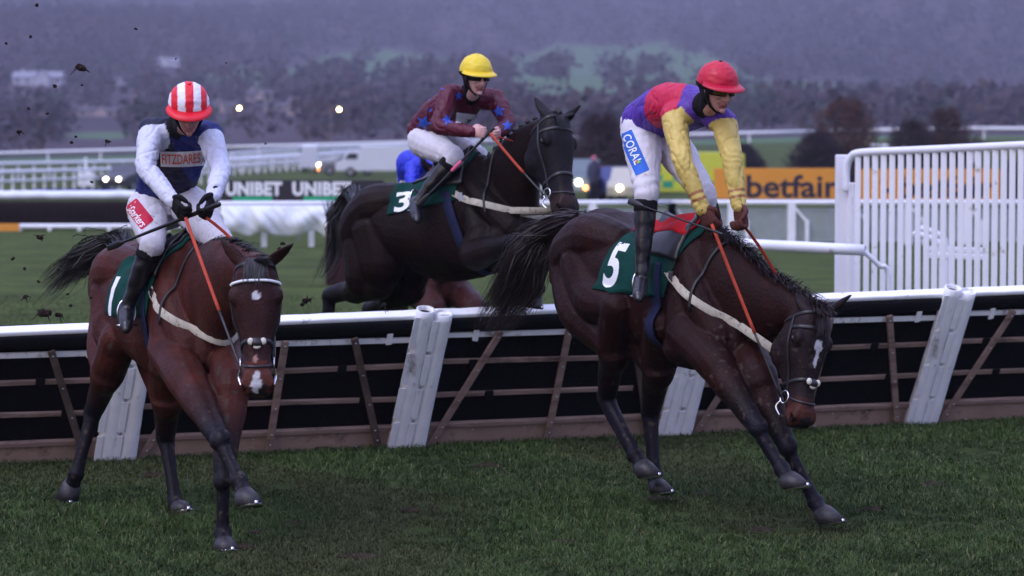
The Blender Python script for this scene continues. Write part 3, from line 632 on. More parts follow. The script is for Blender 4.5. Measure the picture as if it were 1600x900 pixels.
# ---- vehicles parked and moving along the track road
M_TYRE = mat('tyre', (.015, .015, .016), .8); M_GLS = mat('vehicle_glass', (.02, .022, .03), .1); M_HEAD = mat('headlamp_glow', (1, .95, .8), .3, emit=(1, .88, .66), estr=9, var=0); M_TAIL = mat('tail_lamp_glow', (.6, .02, .02), .3, emit=(1, .05, .04), estr=7, var=0); M_IND = mat('amber_lamp_glow', (.8, .3, .05), .3, emit=(1, .32, .08), estr=5, var=0)
def vehicle(name, label, cat, px, D, deg, prof, glass, W_, col, wheels=(.8, -.8), lamps=None, extra=None, group='vehicles on the track road'):
    """prof: side outline (x forward, z); local frame then turned by deg"""
    x = gx(px, D); z = tz(x, D); rt = root(name, (x, D, z), label, cat, group)
    m = mat(name + '_paint_%d' % int(px), col, .35, var=.04, coat=.3); a = R(deg); fx = V((math.cos(a), math.sin(a), 0)); sx = V((-math.sin(a), math.cos(a), 0)); o = V((x, D, z))
    def W3(l, s_, h_): return o + fx * l + sx * s_ + V((0, 0, h_))
    n_ = len(prof); q = Sh(); vs = []
    for (s_, ins) in ((-W_ / 2, .06), (-W_ / 2 + .06, 0), (W_ / 2 - .06, 0), (W_ / 2, .06)):
        cxm = sum(p[0] for p in prof) / n_; czm = sum(p[1] for p in prof) / n_
        for (l, h_) in prof: k_ = 1 - ins * .6; vs.append(W3(cxm + (l - cxm) * k_, s_, czm + (h_ - czm) * k_))
    fs = [tuple(range(n_)), tuple(3 * n_ + i for i in reversed(range(n_)))]
    for b_ in range(3):
        for i in range(n_): fs.append((b_ * n_ + i, (b_ + 1) * n_ + i, (b_ + 1) * n_ + (i + 1) % n_, b_ * n_ + (i + 1) % n_))
    q.add(vs, fs); body = q.build('body', m, rt)
    for gl in glass:
        for s_ in (-1, 1):
            g_ = Sh(); vv = [W3(l, s_ * (W_ / 2 + .004), h_) for (l, h_) in gl]; g_.add(vv, [tuple(range(len(vv)))]); g_.build('side_window', M_GLS, rt)
    for l in wheels:
        for s_ in (-1, 1):
            c = W3(l, s_ * (W_ / 2 - .1), .33); g_ = Sh(); g_.loft([(c - sx * .1, fx * .33, V((0, 0, .33)), (1, 1, 1)), (c + sx * .1, fx * .33, V((0, 0, .33)), (1, 1, 1))], 18); wo = g_.build('wheel', M_TYRE, rt)
            g_ = Sh(); g_.loft([(c - sx * .105, fx * .19, V((0, 0, .19)), (1, 1, 1)), (c + sx * .105, fx * .19, V((0, 0, .19)), (1, 1, 1))], 12); g_.build('rim', M_STEELM, wo)
    for (nm, l, s_, h_, r_, mm) in (lamps or []):
        g_ = Sh(); g_.ball(W3(l, s_, h_), (r_, r_, r_), n=12, m=8); g_.build(nm, mm, rt, smooth=True)
    if extra: extra(rt, W3)
    return rt
M_STEELM = mat('wheel_rim', (.4, .4, .42), .4, metal=1)
CAR = [(-2.1, .3), (-2.15, .75), (-2.0, .95), (-1.5, 1.0), (-1.0, 1.42), (.35, 1.45), (1.05, .98), (1.95, .85), (2.15, .65), (2.1, .3)]
CARG = [[(-1.3, 1.0), (-.92, 1.33), (-.35, 1.36), (-.35, 1.0)], [(-.28, 1.0), (-.28, 1.36), (.28, 1.36), (.85, 1.0)]]
VAN = [(-2.6, .35), (-2.6, 1.95), (-2.4, 2.08), (1.2, 2.08), (1.6, 1.9), (2.1, 1.2), (2.6, 1.0), (2.65, .35)]
VANG = [[(1.0, 1.2), (1.0, 1.8), (1.45, 1.8), (1.85, 1.2)]]
BOXT = [(-3.0, .6), (-3.0, 2.1), (1.2, 2.1), (1.25, 1.75), (2.1, 1.7), (2.5, 1.15), (2.9, 1.0), (2.9, .4), (-3, .4)]
HL2 = lambda l, w_, h_: [('headlamp', l, -w_, h_, .10, M_HEAD), ('headlamp', l, w_, h_, .13, M_HEAD)]
vehicle('car', 'dark car with both headlamps lit beside the left jockey', 'car', 207, 138, 248, CAR, CARG, 1.7, (.03, .03, .04), wheels=(1.35, -1.35), lamps=[('headlamp', 2.12, -.30, .68, .10, M_HEAD), ('headlamp', 2.12, .45, .68, .10, M_HEAD)])
vehicle('horsebox', 'white box lorry with a grey cab parked behind the black board', 'lorry', 592, 186, 180, BOXT, [[(1.4, 1.2), (1.4, 1.62), (2.0, 1.62), (2.3, 1.2)]], 2.2, (.66, .68, .74), wheels=(1.9, -1.9), lamps=[])
vehicle('car', 'dark car with a lit headlamp in front of the box lorry', 'car', 545, 192, 184, CAR, CARG, 1.7, (.20, .20, .22), wheels=(1.35, -1.35), lamps=[('headlamp', 2.1,   .3, .72, .13, M_HEAD), ('sidelamp', 2.1, .2, .45, .12, M_IND)])
vehicle('van', 'small white van with its tail towards us, left of the lit headlamp', 'van', 484, 205, 95, VAN, VANG, 1.15, (.62, .64, .72), wheels=(1.7, -1.7))
vehicle('trailer', 'low white trailer beside the far rails right of the left jockey', 'trailer', 398, 235, 178, [(-1, .4), (-1, .95), (.9, 1.0), (1.0, .4)], [], 1.3, (.6, .62, .70), wheels=(0,))
vehicle('car', 'silver car behind the muzzle of the black horse', 'car', 806, 112, 182, CAR, CARG, 1.7, (.42, .45, .50), wheels=(1.35, -1.35), lamps=[('tail_lamp', 2.12, .5, .75, .08, M_TAIL)])
vehicle('pickup', 'dark pickup with a bright headlamp right of the muzzle of the black horse', 'pickup', 905, 118, 262, [(-2.4, .4), (-2.4, 1.0), (-.8, 1.05), (-.6, 1.75), (.6, 1.78), (1.1, 1.2), (2.3, 1.05), (2.4, .4)], [[(-.5, 1.2), (-.45, 1.65), (.5, 1.65), (.9, 1.2)]], 1.8, (.10, .14, .17), wheels=(1.5, -1.5),
        lamps=[('headlamp', 2.42, .25, .78, .13, M_HEAD), ('sidelamp', 2.42, .55, .55, .10, M_IND)])
vehicle('car', 'dark blue car with two red tail lamps', 'car', 958, 118, 100, CAR, CARG, 1.7, (.02, .03, .16), wheels=(1.35, -1.35), lamps=[('tail_lamp', -2.15, -.18, .78, .13, M_TAIL), ('tail_lamp', -2.15, .12, .52, .13, M_TAIL)])
vehicle('car', 'cream car with one lit headlamp behind the leg of the right jockey', 'car', 990, 112, 260, CAR, CARG, 1.7, (.45, .42, .34), wheels=(1.35, -1.35), lamps=[('headlamp', 2.15, -.3, .62, .11, M_HEAD)])
M_YEL = mat('hi_vis_yellow', (.62, .66, .03), .45); M_GRN = mat('hi_vis_green', (.02, .32, .16), .45)
def battenburg(rt, W3):
    for i in range(10):
        for k_ in range(2):
            l = -2.3 + i * .46; g_ = Sh(); vv = [W3(l, 1.006 * s_, h_) if False else W3(l + dl, 1.004, .55 + k_ * .3 + dh) for (dl, dh, s_, h_) in ((0, 0, 0, 0), (.45, 0, 0, 0), (.45, .29, 0, 0), (0, .29, 0, 0))]
            g_.add(vv, [(0, 1, 2, 3)]); g_.build('check_square', M_YEL if (i + k_) % 2 else M_GRN, rt)
    g_ = Sh(); g_.bar(W3(.9, -.6, 2.16), W3(.9, .6, 2.16), .25, .12); g_.build('light_bar', mat('beacon_blue', (.05, .12, .5), .2), rt)
vehicle('ambulance', 'yellow and green chequered ambulance behind the right jockey', 'ambulance', 1066, 116, 180, VAN, VANG + [[(-.6, 1.25), (-.6, 1.75), (.6, 1.75), (.6, 1.25)], [(-2.3, 1.25), (-2.3, 1.75), (-1.7, 1.75), (-1.7, 1.25)]], 2.0, (.60, .62, .05), wheels=(1.7, -1.7), extra=battenburg)
# ---- leafless trees in the middle distance
M_BARK = mat('bark', (.050, .036, .034), .9, var=.3, vscale=3, bump=.3)
def bare_tree(px, D, top_row, wpx, label, col, seed, base_row=None, lobes=None):
    s_ = 4200 / D; x = gx(px, D); z = tz(x, D); H_ = P(800, top_row, D).z - z; Wd = wpx / s_ / 2; rt = root('tree', (x, D, z), label, 'tree', 'leafless trees in the middle distance')
    rr = random.Random(seed); q = Sh(); tw = []
    q.chain([(x, D, z - .1), (x + .05, D, z + H_ * .22), (x, D, z + H_ * .45)], [.16, .12, .08], n=8)
    def branch(p, d, L_, r_, lv):
        if lv > 5: return
        e = p + d * L_; mid = p.lerp(e, .5) + V((rr.uniform(-1, 1), rr.uniform(-1, 1), rr.uniform(-.5, .5))) * L_ * .08
        (q if lv < 3 else tw).chain([p, mid, e], [r_, r_ * .8, r_ * .6], n=5 if lv < 3 else 3, sub=1, ends=False)
        for _ in range(3 if lv < 4 else 4):
            nd = (d + V((rr.uniform(-1, 1) * Wd / H_ * 2.0, rr.uniform(-1, 1) * .8, rr.uniform(-.35, .7))) * .85).normalized(); branch(p.lerp(e, rr.uniform(.45, 1)), nd, L_ * rr.uniform(.6, .82), r_ * .58, lv + 1)
    tw = Sh()
    for k_ in range(7):
        a = k_ * .9 + rr.random(); d = V((math.cos(a) * Wd / H_ * 1.6, math.sin(a) * .7, rr.uniform(.35, 1.1))).normalized(); branch(V((x, D, z + H_ * rr.uniform(.08, .42))), d, H_ * .26, .06, 1)
    # fine twigs fill the crown
    for k_ in range(4200):
        a = rr.random() * 6.283; u = rr.random() ** .45; hz = rr.uniform(.06, 1.0); prof = math.sqrt(max(.03, 1 - ((hz - .45) / .58) ** 2)) * (.8 + .45 * noise.noise(V((math.cos(a) * 1.6, hz * 3.5, seed + math.sin(a) * 1.6))))
        p = V((x + math.cos(a) * Wd * u * prof, D + math.sin(a) * Wd * u * prof, z + H_ * hz * (.93 + .1 * noise.noise(V((a, seed, 0))))))
        if noise.noise(p * 1.3 + V((seed, 0, 0))) < -.28: continue
        d = V((rr.uniform(-1, 1), rr.uniform(-1, 1), rr.uniform(-.2, 1.2))).normalized(); L_ = rr.uniform(.2, .5); s2 = d.orthogonal().normalized() * .032
        tw.add([p - s2, p + s2, p + d * L_], [(0, 1, 2)]); d2 = (d + V((rr.uniform(-1, 1), rr.uniform(-1, 1), rr.uniform(-1, 1)))).normalized(); p2 = p + d * L_ * .4; tw.add([p2 - s2, p2 + s2, p2 + d2 * L_ * .7], [(0, 1, 2)])
    q.build('trunk', M_BARK, rt, smooth=True); tw.build('crown', mat('twigs_%d' % seed, col, .95, var=.35, vscale=.8, spec=.1), rt)
bare_tree(1322, 142, 150, 118, 'tallest rusty-brown leafless tree above the left end of the white wing', (.085, .046, .038), 1)
bare_tree(1278, 138, 205, 100, 'low dark bush at the foot of the rusty-brown tree, on its left', (.040, .028, .032), 2)
bare_tree(1425, 150, 186, 100, 'dark leafless bush above the wing, left of the twiggy one', (.050, .034, .036), 3)
bare_tree(1478, 150, 166, 100, 'twiggy leafless tree above the middle of the wing', (.070, .042, .042), 4)
bare_tree(1160, 150, 228, 90, 'low dark bush right of the right jockey\'s arm', (.036, .030, .034), 5)
bare_tree(940, 130, 178, 130, 'leafless tree between the black horse and the right jockey', (.050, .032, .036), 6)
bare_tree(1010, 134, 190, 120, 'leafless tree half hidden by the thigh of the right jockey', (.044, .030, .036), 7)
# ================================================================== horses
M_COAT = mat('horse_coat', attr=True, rough=.44, var=.28, vscale=8, bump=.3, bscale=60, spec=.11, rvar=.10)
M_HAIR = mat('black_hair', (.012, .010, .012), .5, var=.4, vscale=20)
M_HAIRB = mat('dark_brown_hair', (.018, .008, .008), .5, var=.4, vscale=20)
M_HOOF = mat('hoof_horn', (.022, .019, .022), .5, var=.25, vscale=25, bump=.2, bscale=60)
M_STEEL = mat('polished_steel', (.75, .75, .78), .18, metal=1, var=.05)
M_LEATH = mat('black_leather', (.012, .011, .013), .38, var=.3, vscale=14, bump=.15, bscale=90)
M_EYE = mat('horse_eye', (.012, .008, .006), .08, var=.1)
M_GREEN = mat('dark_green_cloth', (.005, .046, .038), .8, var=.2, vscale=12, bump=.2, bscale=60, dirt=(.03, .025, .02), dirt_amt=.15)
M_WHITE = mat('white_print', (.82, .83, .86), .7, var=.05)
M_CREAM = mat('cream_webbing', (.50, .46, .38), .8, var=.12, vscale=20, dirt=(.12, .08, .05), dirt_amt=.25, dscale=25, bump=.2, bscale=120)
M_NAVY = mat('navy_girth_elastic', (.018, .022, .06), .7, var=.2, vscale=30)
M_ORANGE = mat('orange_rein_rubber', (.42, .055, .028), .65, var=.15, vscale=40, bump=.2, bscale=200)
M_FLEECE = mat('white_fleece', (.6, .56, .48), .95, var=.15, bump=.5, bscale=120)
M_SADDLE = mat('saddle_leather', (.012, .011, .013), .35, var=.3, vscale=10, bump=.1, bscale=50, coat=.15)
M_RED = mat('red_padding', (.5, .012, .02), .7, var=.12, vscale=20, bump=.2, bscale=70)

class Horse:
    def __init__(s, W, yaw, pitch, S=1.0):
        """W withers; yaw: heading vector (x, y); pitch in degrees nose-up"""
        s.W = V(W); h = V((yaw[0], yaw[1], 0)).normalized(); p = R(pitch); s.S = S
        s.F = V((h.x * math.cos(p), h.y * math.cos(p), math.sin(p))); s.U = V((-h.x * math.sin(p), -h.y * math.sin(p), math.cos(p)))
        s.Rt = V((h.y, -h.x, 0))
    def L(s, u, v, z): return s.W + (s.F * u + s.Rt * v + s.U * z) * s.S

def build_horse(sp):
    H = Horse(sp['W'], sp['yaw'], sp['pitch'], sp.get('S', 1.0)); L = H.L; Rt, F, U, S = H.Rt, H.F, H.U, H.S
    base, dark, leg, muz = sp['coat'], sp['dark'], sp['leg'], sp['muzzle']
    gl = V((H.W.x, H.W.y, 0)) + V((H.F.x, H.F.y, 0)) * -.4
    rt = root('racehorse', gl, sp['label'], 'horse', 'racehorses')
    sh = Sh()
    trunk = [(.44, -.56, -.72, .07), (.40, -.44, -.80, .15), (.30, -.30, -.86, .205), (.15, -.12, -.87, .235), (0, -.015, -.86, .25), (-.12, .0, -.85, .27),
             (-.30, -.07, -.83, .30), (-.50, -.095, -.785, .315), (-.68, -.07, -.71, .305), (-.84, -.02, -.62, .29), (-.96, -.01, -.58, .285),
             (-1.07, -.05, -.60, .26), (-1.16, -.13, -.60, .215), (-1.24, -.25, -.56, .13), (-1.265, -.34, -.5, .06)]
    secs = []
    for (u, zt, zb, hw) in trunk:
        e = 2.15
        secs.append((L(u, 0, (zt + zb) / 2), Rt * hw * S, U * (zt - zb) / 2 * S, base, e))
    # densify for smooth colour
    sh.loft(secs, 32)
    # withers and back ridge, croup muscles
    sh.chain([L(.10, 0, -.10), L(-.02, 0, -.035), L(-.18, 0, -.06), L(-.4, 0, -.13)], [.07 * S, .06 * S, .07 * S, .08 * S], base)
    for sg in (-1, 1):
        sh.chain([L(-.66, .13 * sg, -.2), L(-.88, .15 * sg, -.2), L(-1.08, .12 * sg, -.3), L(-1.16, .11 * sg, -.46)], [.14 * S, .17 * S, .16 * S, .12 * S], base)
        sh.chain([L(-.02, .12 * sg, -.16), L(.16, .17 * sg, -.38), L(.33, .14 * sg, -.60)], [(.07 * S), (.10 * S), .115 * S], base)     # shoulder
        sh.chain([L(.33, .13 * sg, -.58), L(.18, .18 * sg, -.68), L(.05, .19 * sg, -.72)], [.11 * S, .12 * S, .10 * S], base)            # upper arm, triceps
        sh.chain([L(.02, .16 * sg, -.42), L(.08, .19 * sg, -.62)], [.10 * S, .11 * S], base)
        sh.chain([L(.38, .07 * sg, -.50), L(.40, .08 * sg, -.66), L(.30, .07 * sg, -.80)], [.07 * S, .085 * S, .06 * S], base)             # breast
    sh.chain([L(-.1, 0, -.79), L(-.4, 0, -.76), L(-.66, 0, -.68)], [.09 * S, .1 * S, .08 * S], base)
    # ---- head frame
    poll, nose = V(sp['poll']), V(sp['nose']); ax = (nose - poll); HL = ax.length; ax.normalize()
    n = V(sp['face']); n = (n - ax * n.dot(ax)).normalized(); sd = n.cross(ax).normalized()
    if sd.dot(Rt) < 0: sd = -sd
    k = HL / .64
    def Hd(t, v, d): return poll + ax * (t * HL) + sd * (v * k) + n * (d * k)
    head = [(-.05, .0, .10, .045), (.0, .012, .16, .075), (.09, .025, .22, .092), (.20, .03, .275, .103), (.29, .027, .29, .107), (.40, .015, .285, .094), (.50, .005, .25, .077),
            (.60, -.003, .205, .064), (.70, -.008, .172, .056), (.80, -.006, .155, .056), (.88, -.004, .150, .060), (.95, -.012, .138, .058), (.995, -.04, .10, .045)]
    hs = []
    for (t, d0, dep, hw) in head:
        c = (.016, .012, .013) if t > .93 else muz if t > .86 else (tuple((a + b) / 2 for a, b in zip(muz, base)) if t > .78 else sp.get('facecol', base))
        hs.append((Hd(t, 0, d0 - dep * 1.04 / 2), sd * hw * k * (1.12 if t < .6 else 1.16), n * dep * 1.04 / 2 * k, c, 2.9 if t < .6 else 2.6))
    sh.loft(hs, 28)
    fc = sp.get('facecol', base)
    for sg in (-1, 1):
        sh.ball(Hd(.255, .097 * sg, -.028), (.034 * k, .05 * k, .034 * k), fc, X=sd, Y=ax, Z=n)                # brow
        sh.chain([Hd(.31, .088 * sg, -.06), Hd(.45, .075 * sg, -.07), Hd(.56, .06 * sg, -.07)], [.024 * k, .018 * k, .012 * k], fc)  # cheek crest
        sh.ball(Hd(.34, .055 * sg, -.19), (.064 * k, .11 * k, .105 * k), fc, X=sd, Y=ax, Z=n)                   # jowl
        sh.chain([Hd(.85, .048 * sg, -.030), Hd(.92, .060 * sg, -.045), Hd(.955, .052 * sg, -.075)], [.018 * k, .023 * k, .018 * k], muz)  # nostril rim
        et = V(sp['ears'][0 if sg == sp['earorder'] else 1]); eb = Hd(.015, .058 * sg, -.03)
        ed = (et - eb); el = ed.length; edn = ed.normalized(); es = (sd * sg * .55 + n * .8); es = (es - edn * es.dot(edn)).normalized(); ew = edn.cross(es)
        sh.loft([(eb + ed * t_, ew * wd * k, es * th * k, col_) for (t_, wd, th, col_) in ((-.1, .026, .026, fc), (.12, .032, .024, fc), (.35, .037, .017, fc), (.6, .031, .013, fc), (.82, .017, .010, dark), (.97, .006, .006, dark))], 14)
    sh.chain([Hd(.93, 0, -.125), Hd(.86, 0, -.155), Hd(.80, 0, -.155)], [.032 * k, .034 * k, .022 * k], muz)      # chin
    # ---- neck
    cr3 = Hd(-.03, 0, -.01); th3 = Hd(.20, 0, -.26); thb = Hd(.10, 0, -.2)
    c0, t0 = L(-.06, 0, -.03), L(.24, 0, -.78); c1, t1 = L(.13, 0, -.035), L(.44, 0, -.62)
    nu = sp.get('crest', .04); c2 = c1.lerp(cr3, .5) + (U * nu + F * 0) * S; t2 = t1.lerp(thb, .5) + (U * sp.get('throat', .03) - F * .02) * S
    c15 = c1.lerp(c2, .5) + U * .02 * S; t15 = t1.lerp(t2, .5)
    ns = []
    for (c, t, hw, sv) in ((c0, t0, .20, Rt), (c1, t1, .165, Rt), (c15, t15, .135, Rt), (c2, t2, .108, (Rt + sd).normalized()), (c2.lerp(cr3, .5) + U * .012, t2.lerp(thb, .5), .088, (Rt + sd * 2).normalized()), (cr3, thb, .072, sd)):
        ns.append(((c + t) / 2, sv * hw * S, (c - t) / 2, base, 2.0))
    # resample neck rings
    ns2 = []
    for i in range(len(ns) - 1):
        a, b = ns[i], ns[i + 1]
        for j in range(3):
            f = j / 3; ns2.append((a[0].lerp(b[0], f), a[1].lerp(b[1], f), a[2].lerp(b[2], f), base, 2.0))
    ns2.append(ns[-1]); sh.loft(ns2, 26)
    sh.chain([cr3 + (thb - cr3) * .3, Hd(.1, 0, -.1)], [.07 * k, .08 * k], base)
    # ---- legs
    hooves = []; hd_col = [base, base, leg, leg]
    for lg in sp['fore']:
        sg, elb, knee, fet, cor, sole = lg['side'], V(lg['elbow']), V(lg['knee']), V(lg['fetlock']), V(lg['coronet']), V(lg['sole'])
        a = (knee - elb)
        sh.chain([L(.10, .17 * sg, -.62), elb, elb + a * .3, elb + a * .72, knee - a * .08], [.14 * S, .118 * S, .100 * S, .070 * S, .060 * S], [base, base, base, sp['legtop'], leg])
        fwd = (F - a.normalized() * F.dot(a.normalized())).normalized()
        sh.ball(knee + fwd * .006, (.058 * S, .062 * S, .070 * S), leg, X=Rt, Y=fwd, Z=a.normalized())
        b = fet - knee
        sh.chain([knee, knee + b * .2, knee + b * .55, knee + b * .85, fet], [.054 * S, .038 * S, .034 * S, .038 * S, .048 * S], leg)
        sh.chain([fet, fet.lerp(cor, .5), cor], [.052 * S, .043 * S, .050 * S], leg)
        bk = -fwd; bn = b.normalized()
        sh.chain([knee + b * .06 + bk * .030, knee + b * .5 + bk * .036, fet + bk * .022 - bn * .01], [.020 * S, .017 * S, .022 * S], leg)
        sh.ball(fet + bk * .026, (.032 * S, .026 * S, .034 * S), leg, X=Rt, Y=fwd, Z=bn)
        hooves.append((cor, sole, F))
    for lg in sp['hind']:
        sg, sti, hock, fet, cor, sole = lg['side'], V(lg['stifle']), V(lg['hock']), V(lg['fetlock']), V(lg['coronet']), V(lg['sole'])
        a = hock - sti; an = a.normalized(); b = fet - hock; bn = b.normalized()
        sh.chain([L(-.92, .13 * sg, -.34), L(-.86, .15 * sg, -.52).lerp(sti, .35), sti], [(.19 * S), .175 * S, .105 * S], base)
        sh.chain([L(-1.10, .12 * sg, -.42), L(-1.10, .14 * sg, -.62).lerp(sti + a * .25, .3), sti + a * .42, sti + a * .7, hock - an * .02], [.14 * S, .15 * S, .112 * S, .074 * S, .054 * S], [base, base, base, sp['legtop'], leg])
        sh.chain([sti, sti + a * .3, sti + a * .65, hock - an * .04], [.115 * S, .108 * S, .078 * S, .062 * S], [base, base, sp['legtop'], leg])
        back = -(an.cross(Rt)).normalized()
        if back.dot(F) > 0: back = -back
        sh.chain([sti + a * .72 + back * .05, hock + back * .045 - an * .035], [.024 * S, .032 * S], [sp['legtop'], leg])       # tendon to point of hock
        sh.chain([hock - an * .04, hock + back * .012, hock + b * .16], [.06 * S, (.06 * S), .048 * S], leg)
        sh.chain([hock, hock + b * .25, hock + b * .6, hock + b * .88, fet], [.056 * S, .043 * S, .037 * S, .041 * S, .050 * S], leg)
        sh.chain([fet, fet.lerp(cor, .5), cor], [.053 * S, .044 * S, .051 * S], leg)
        bk = (back - bn * back.dot(bn)).normalized()
        sh.chain([hock + bk * .040 + bn * .03, hock + b * .5 + bk * .040, fet + bk * .024], [.024 * S, .018 * S, .024 * S], leg)
        sh.ball(fet + bk * .028, (.032 * S, .028 * S, .034 * S), leg, X=Rt, Y=bk, Z=bn)
        hooves.append((cor, sole, F))
    star = sp.get('marks', [])
    def colfn(co, nm, c):
        d = nm.z
        if sp['seed'] != 2 and noise.noise(co * 33 + V((9, 1, 4))) > .44 and noise.noise(co * 3.1) > -.1 and co.z < H.W.z - .55: c = (.050, .036, .028)     # mud splashes
        f = 1.0 + .12 * noise.noise(co * 5) + .10 * noise.noise(co * 14)
        c = (c[0] * f, c[1] * f, c[2] * f)
        q = co - poll; t = q.dot(ax) / HL; v_ = q.dot(sd) / k; dd = q.dot(n) / k
        if -.05 < t < 1.08 and abs(v_) < .14 and dd > -.32 and dd < .09:
            if nm.dot(n) > .25:
                for (tc, vc, rt_, rv, col) in star:
                    e = ((t - tc) / rt_) ** 2 + ((v_ - vc) / rv) ** 2 + .9 * noise.noise(co * 38) + .5 * noise.noise(co * 80)
                    if e < 1.15:
                        a_ = min(1, max(0, (1.15 - e) / .3)); c = tuple(c[j] * (1 - a_) + col[j] * a_ for j in range(3))
            # nostril and eye sockets are darker skin
            for sg in (-1, 1):
                e = ((t - .925) / .042) ** 2 + ((v_ - .064 * sg) / .02) ** 2 + ((dd + .055) / .028) ** 2
                if e < 1: c = (c[0] * .15, c[1] * .15, c[2] * .15)
                e = ((t - .255) / .05) ** 2 + ((v_ - .105 * sg) / .03) ** 2 + ((dd + .05) / .03) ** 2
                if e < 1: c = (c[0] * .35, c[1] * .35, c[2] * .35)
        return c
    def dispfn(co, nm):
        q = co - poll; t = q.dot(ax) / HL; v_ = q.dot(sd) / k; dd = q.dot(n) / k; r_ = 0.0
        if .85 < t < 1.0 and abs(v_) < .12:
            for sg in (-1, 1):
                e = ((t - .925) / .032) ** 2 + ((v_ - .064 * sg) / .03) ** 2 + ((dd + .055) / .022) ** 2
                if e < 1: r_ -= .016 * (1 - e)
        if -.02 < t < .9 and abs(v_) < .16 and dd < .06 and dd > -.34:
            wv = noise.noise(co * 11 + V((1, 1, 1)) * noise.noise(co * 7)); r_ += .0010 * max(0, 1 - abs(wv) * 8) * (1 if t > .3 else .4)
            r_ -= .005 * math.exp(-((t - .5) / .12) ** 2 - ((abs(v_) - .07) / .02) ** 2 - ((dd + .09) / .03) ** 2)
            r_ -= .006 * math.exp(-((t - .16) / .06) ** 2 - ((abs(v_) - .085) / .02) ** 2)
        # muscle relief on the body
        q = co - H.W; u_ = q.dot(F); z_ = q.dot(U); v_ = q.dot(Rt)
        if -1.25 < u_ < .4 and -.85 < z_ < .1 and abs(v_) > .08 and t < 0 or (-1.2 < u_ < .3 and z_ > -.8):
            r_ += .004 * noise.noise(V((u_ * 5, v_ * 4, z_ * 4)))
            wv = noise.noise(co * 4.5 + V((2, 2, 2)) * noise.noise(co * 3)); r_ += .0011 * max(0, 1 - abs(wv) * 11)
            if -.62 < u_ < -.05 and -.68 < z_ < -.15: r_ += .0005 * math.sin((u_ + z_ * .12) * 70)    # ribs
            g = abs(u_ + .03 + (z_ + .3) * -.25) ; r_ -= .004 * max(0, 1 - g / .04) * (1 if -.7 < z_ < -.2 else 0)
            g = abs(u_ + .80 + (z_ + .4) * .55); r_ -= .0035 * max(0, 1 - g / .05) * (1 if -.72 < z_ < -.25 else 0)
        return r_
    body = sh.blend('body', M_COAT, rt, vox=sp.get('vox', .0092), smooth=4, colfn=colfn, dispfn=dispfn)
    # eyes
    for sg in (-1, 1):
        e = Sh(); e.ball(Hd(.262, .113 * sg, -.052), (.017 * k, .022 * k, .017 * k), X=sd, Y=ax, Z=n, n=12, m=8); e.build('eye', M_EYE, rt, smooth=True)
    # hooves
    for (cor, sole, fwd) in hooves:
        d = (sole - cor); hl = d.length; d.normalize(); nb = d.lerp(V((0, 0, -1)), .68).normalized(); ff = (F - d * F.dot(d)).normalized() if abs(F.dot(d)) < .97 else (U - d * U.dot(d)).normalized(); sx = d.cross(ff)
        tilt = ff * .03
        hs = Sh(); fb = (F - nb * F.dot(nb)).normalized(); sb = nb.cross(fb)
        hs.loft([(cor - d * .012, sx * .053, ff * .056, (1, 1, 1)), (cor + d * hl * .3 + tilt * .3, sx * .062, ff * .067, (1, 1, 1)), (cor + d * hl * .97 + tilt, sb * .074, fb * .084, (1, 1, 1))], 20)
        ho = hs.build('hoof', M_HOOF, rt, smooth=True)
        so = Sh(); cc = cor + d * hl + tilt
        ff, sx = fb, sb; d = nb; cc = cc
        ring = [cc + sx * .067 * math.sin(t) + ff * .076 * math.cos(t) for t in np.linspace(-2.5, 2.5, 19)]
        so.chain(ring, [(.007, .0025)] * len(ring), sub=1, n=8, flat=None, ends=False); 
        so.box(cc + ff * .083 - d * .008, sx * .009, ff * .0035, d * .012)
        so.build('horseshoe', M_STEEL, ho, smooth=True)
    bv = bvh_of(body)
    # ---- hair
    HM = sp['hair']
    def strands(name, gen, count, seg, width, par=rt, m=HM):
        vs, fs = [], []
        for i in range(count):
            pts, sd_, w0 = gen(i); m_ = len(pts)
            b = len(vs)
            for j, p in enumerate(pts):
                t = j / (m_ - 1); w_ = w0 * (1 - t ** 3 * .85) / 2; vs.append(p + sd_ * w_); vs.append(p - sd_ * w_)
            for j in range(m_ - 1): fs.append((b + 2 * j, b + 2 * j + 1, b + 2 * j + 3, b + 2 * j + 2))
        me = bpy.data.meshes.new(name); me.from_pydata([tuple(v) for v in vs], [], fs); return link_mesh(name, me, m, par)
    rnd = random.Random(sp['seed'])
    guide = [L(-1.19, 0, -.10)] + [V(p) for p in sp['tail']]
    def cat(g, t):
        k_ = len(g) - 1; x = min(t * k_, k_ - 1e-6); i = int(x); f = x - i
        p0, p1, p2, p3 = g[max(i - 1, 0)], g[i], g[i + 1], g[min(i + 2, k_)]
        return .5 * ((2 * p1) + (p2 - p0) * f + (2 * p0 - 5 * p1 + 4 * p2 - p3) * f * f + (3 * p1 - p0 - 3 * p2 + p3) * f ** 3)
    spread = sp.get('tailspread', .10)
    def gtail(i):
        a = rnd.random() * 6.28; q = math.sqrt(rnd.random()); off = V((math.cos(a) * q, .6 * math.sin(a * 1.7) * q, math.sin(a) * q))
        ln = rnd.uniform(.62, 1.0); ph = rnd.random() * 10; pts = []; wild = rnd.random() < .14
        for j in range(15):
            t = j / 14 * ln; p = cat(guide, t)
            env = .028 + (spread - .028) * min(1, t * 1.5) ** .9
            if t > .8: env *= 1 - (t - .8) * 1.1
            wob = V((noise.noise(V((t * 3, ph, 0))), noise.noise(V((t * 3, ph, 5))), noise.noise(V((t * 3, ph, 9))))) * (.03 + .05 * t) * (2.4 if wild else 1)
            pts.append(p + off * env + wob)
        s_ = V((rnd.uniform(-1, 1), rnd.uniform(-.3, .3), rnd.uniform(-1, 1))).normalized()
        return pts, s_, .006
    strands('tail', gtail, sp.get('ntail', 900), 15, .004)
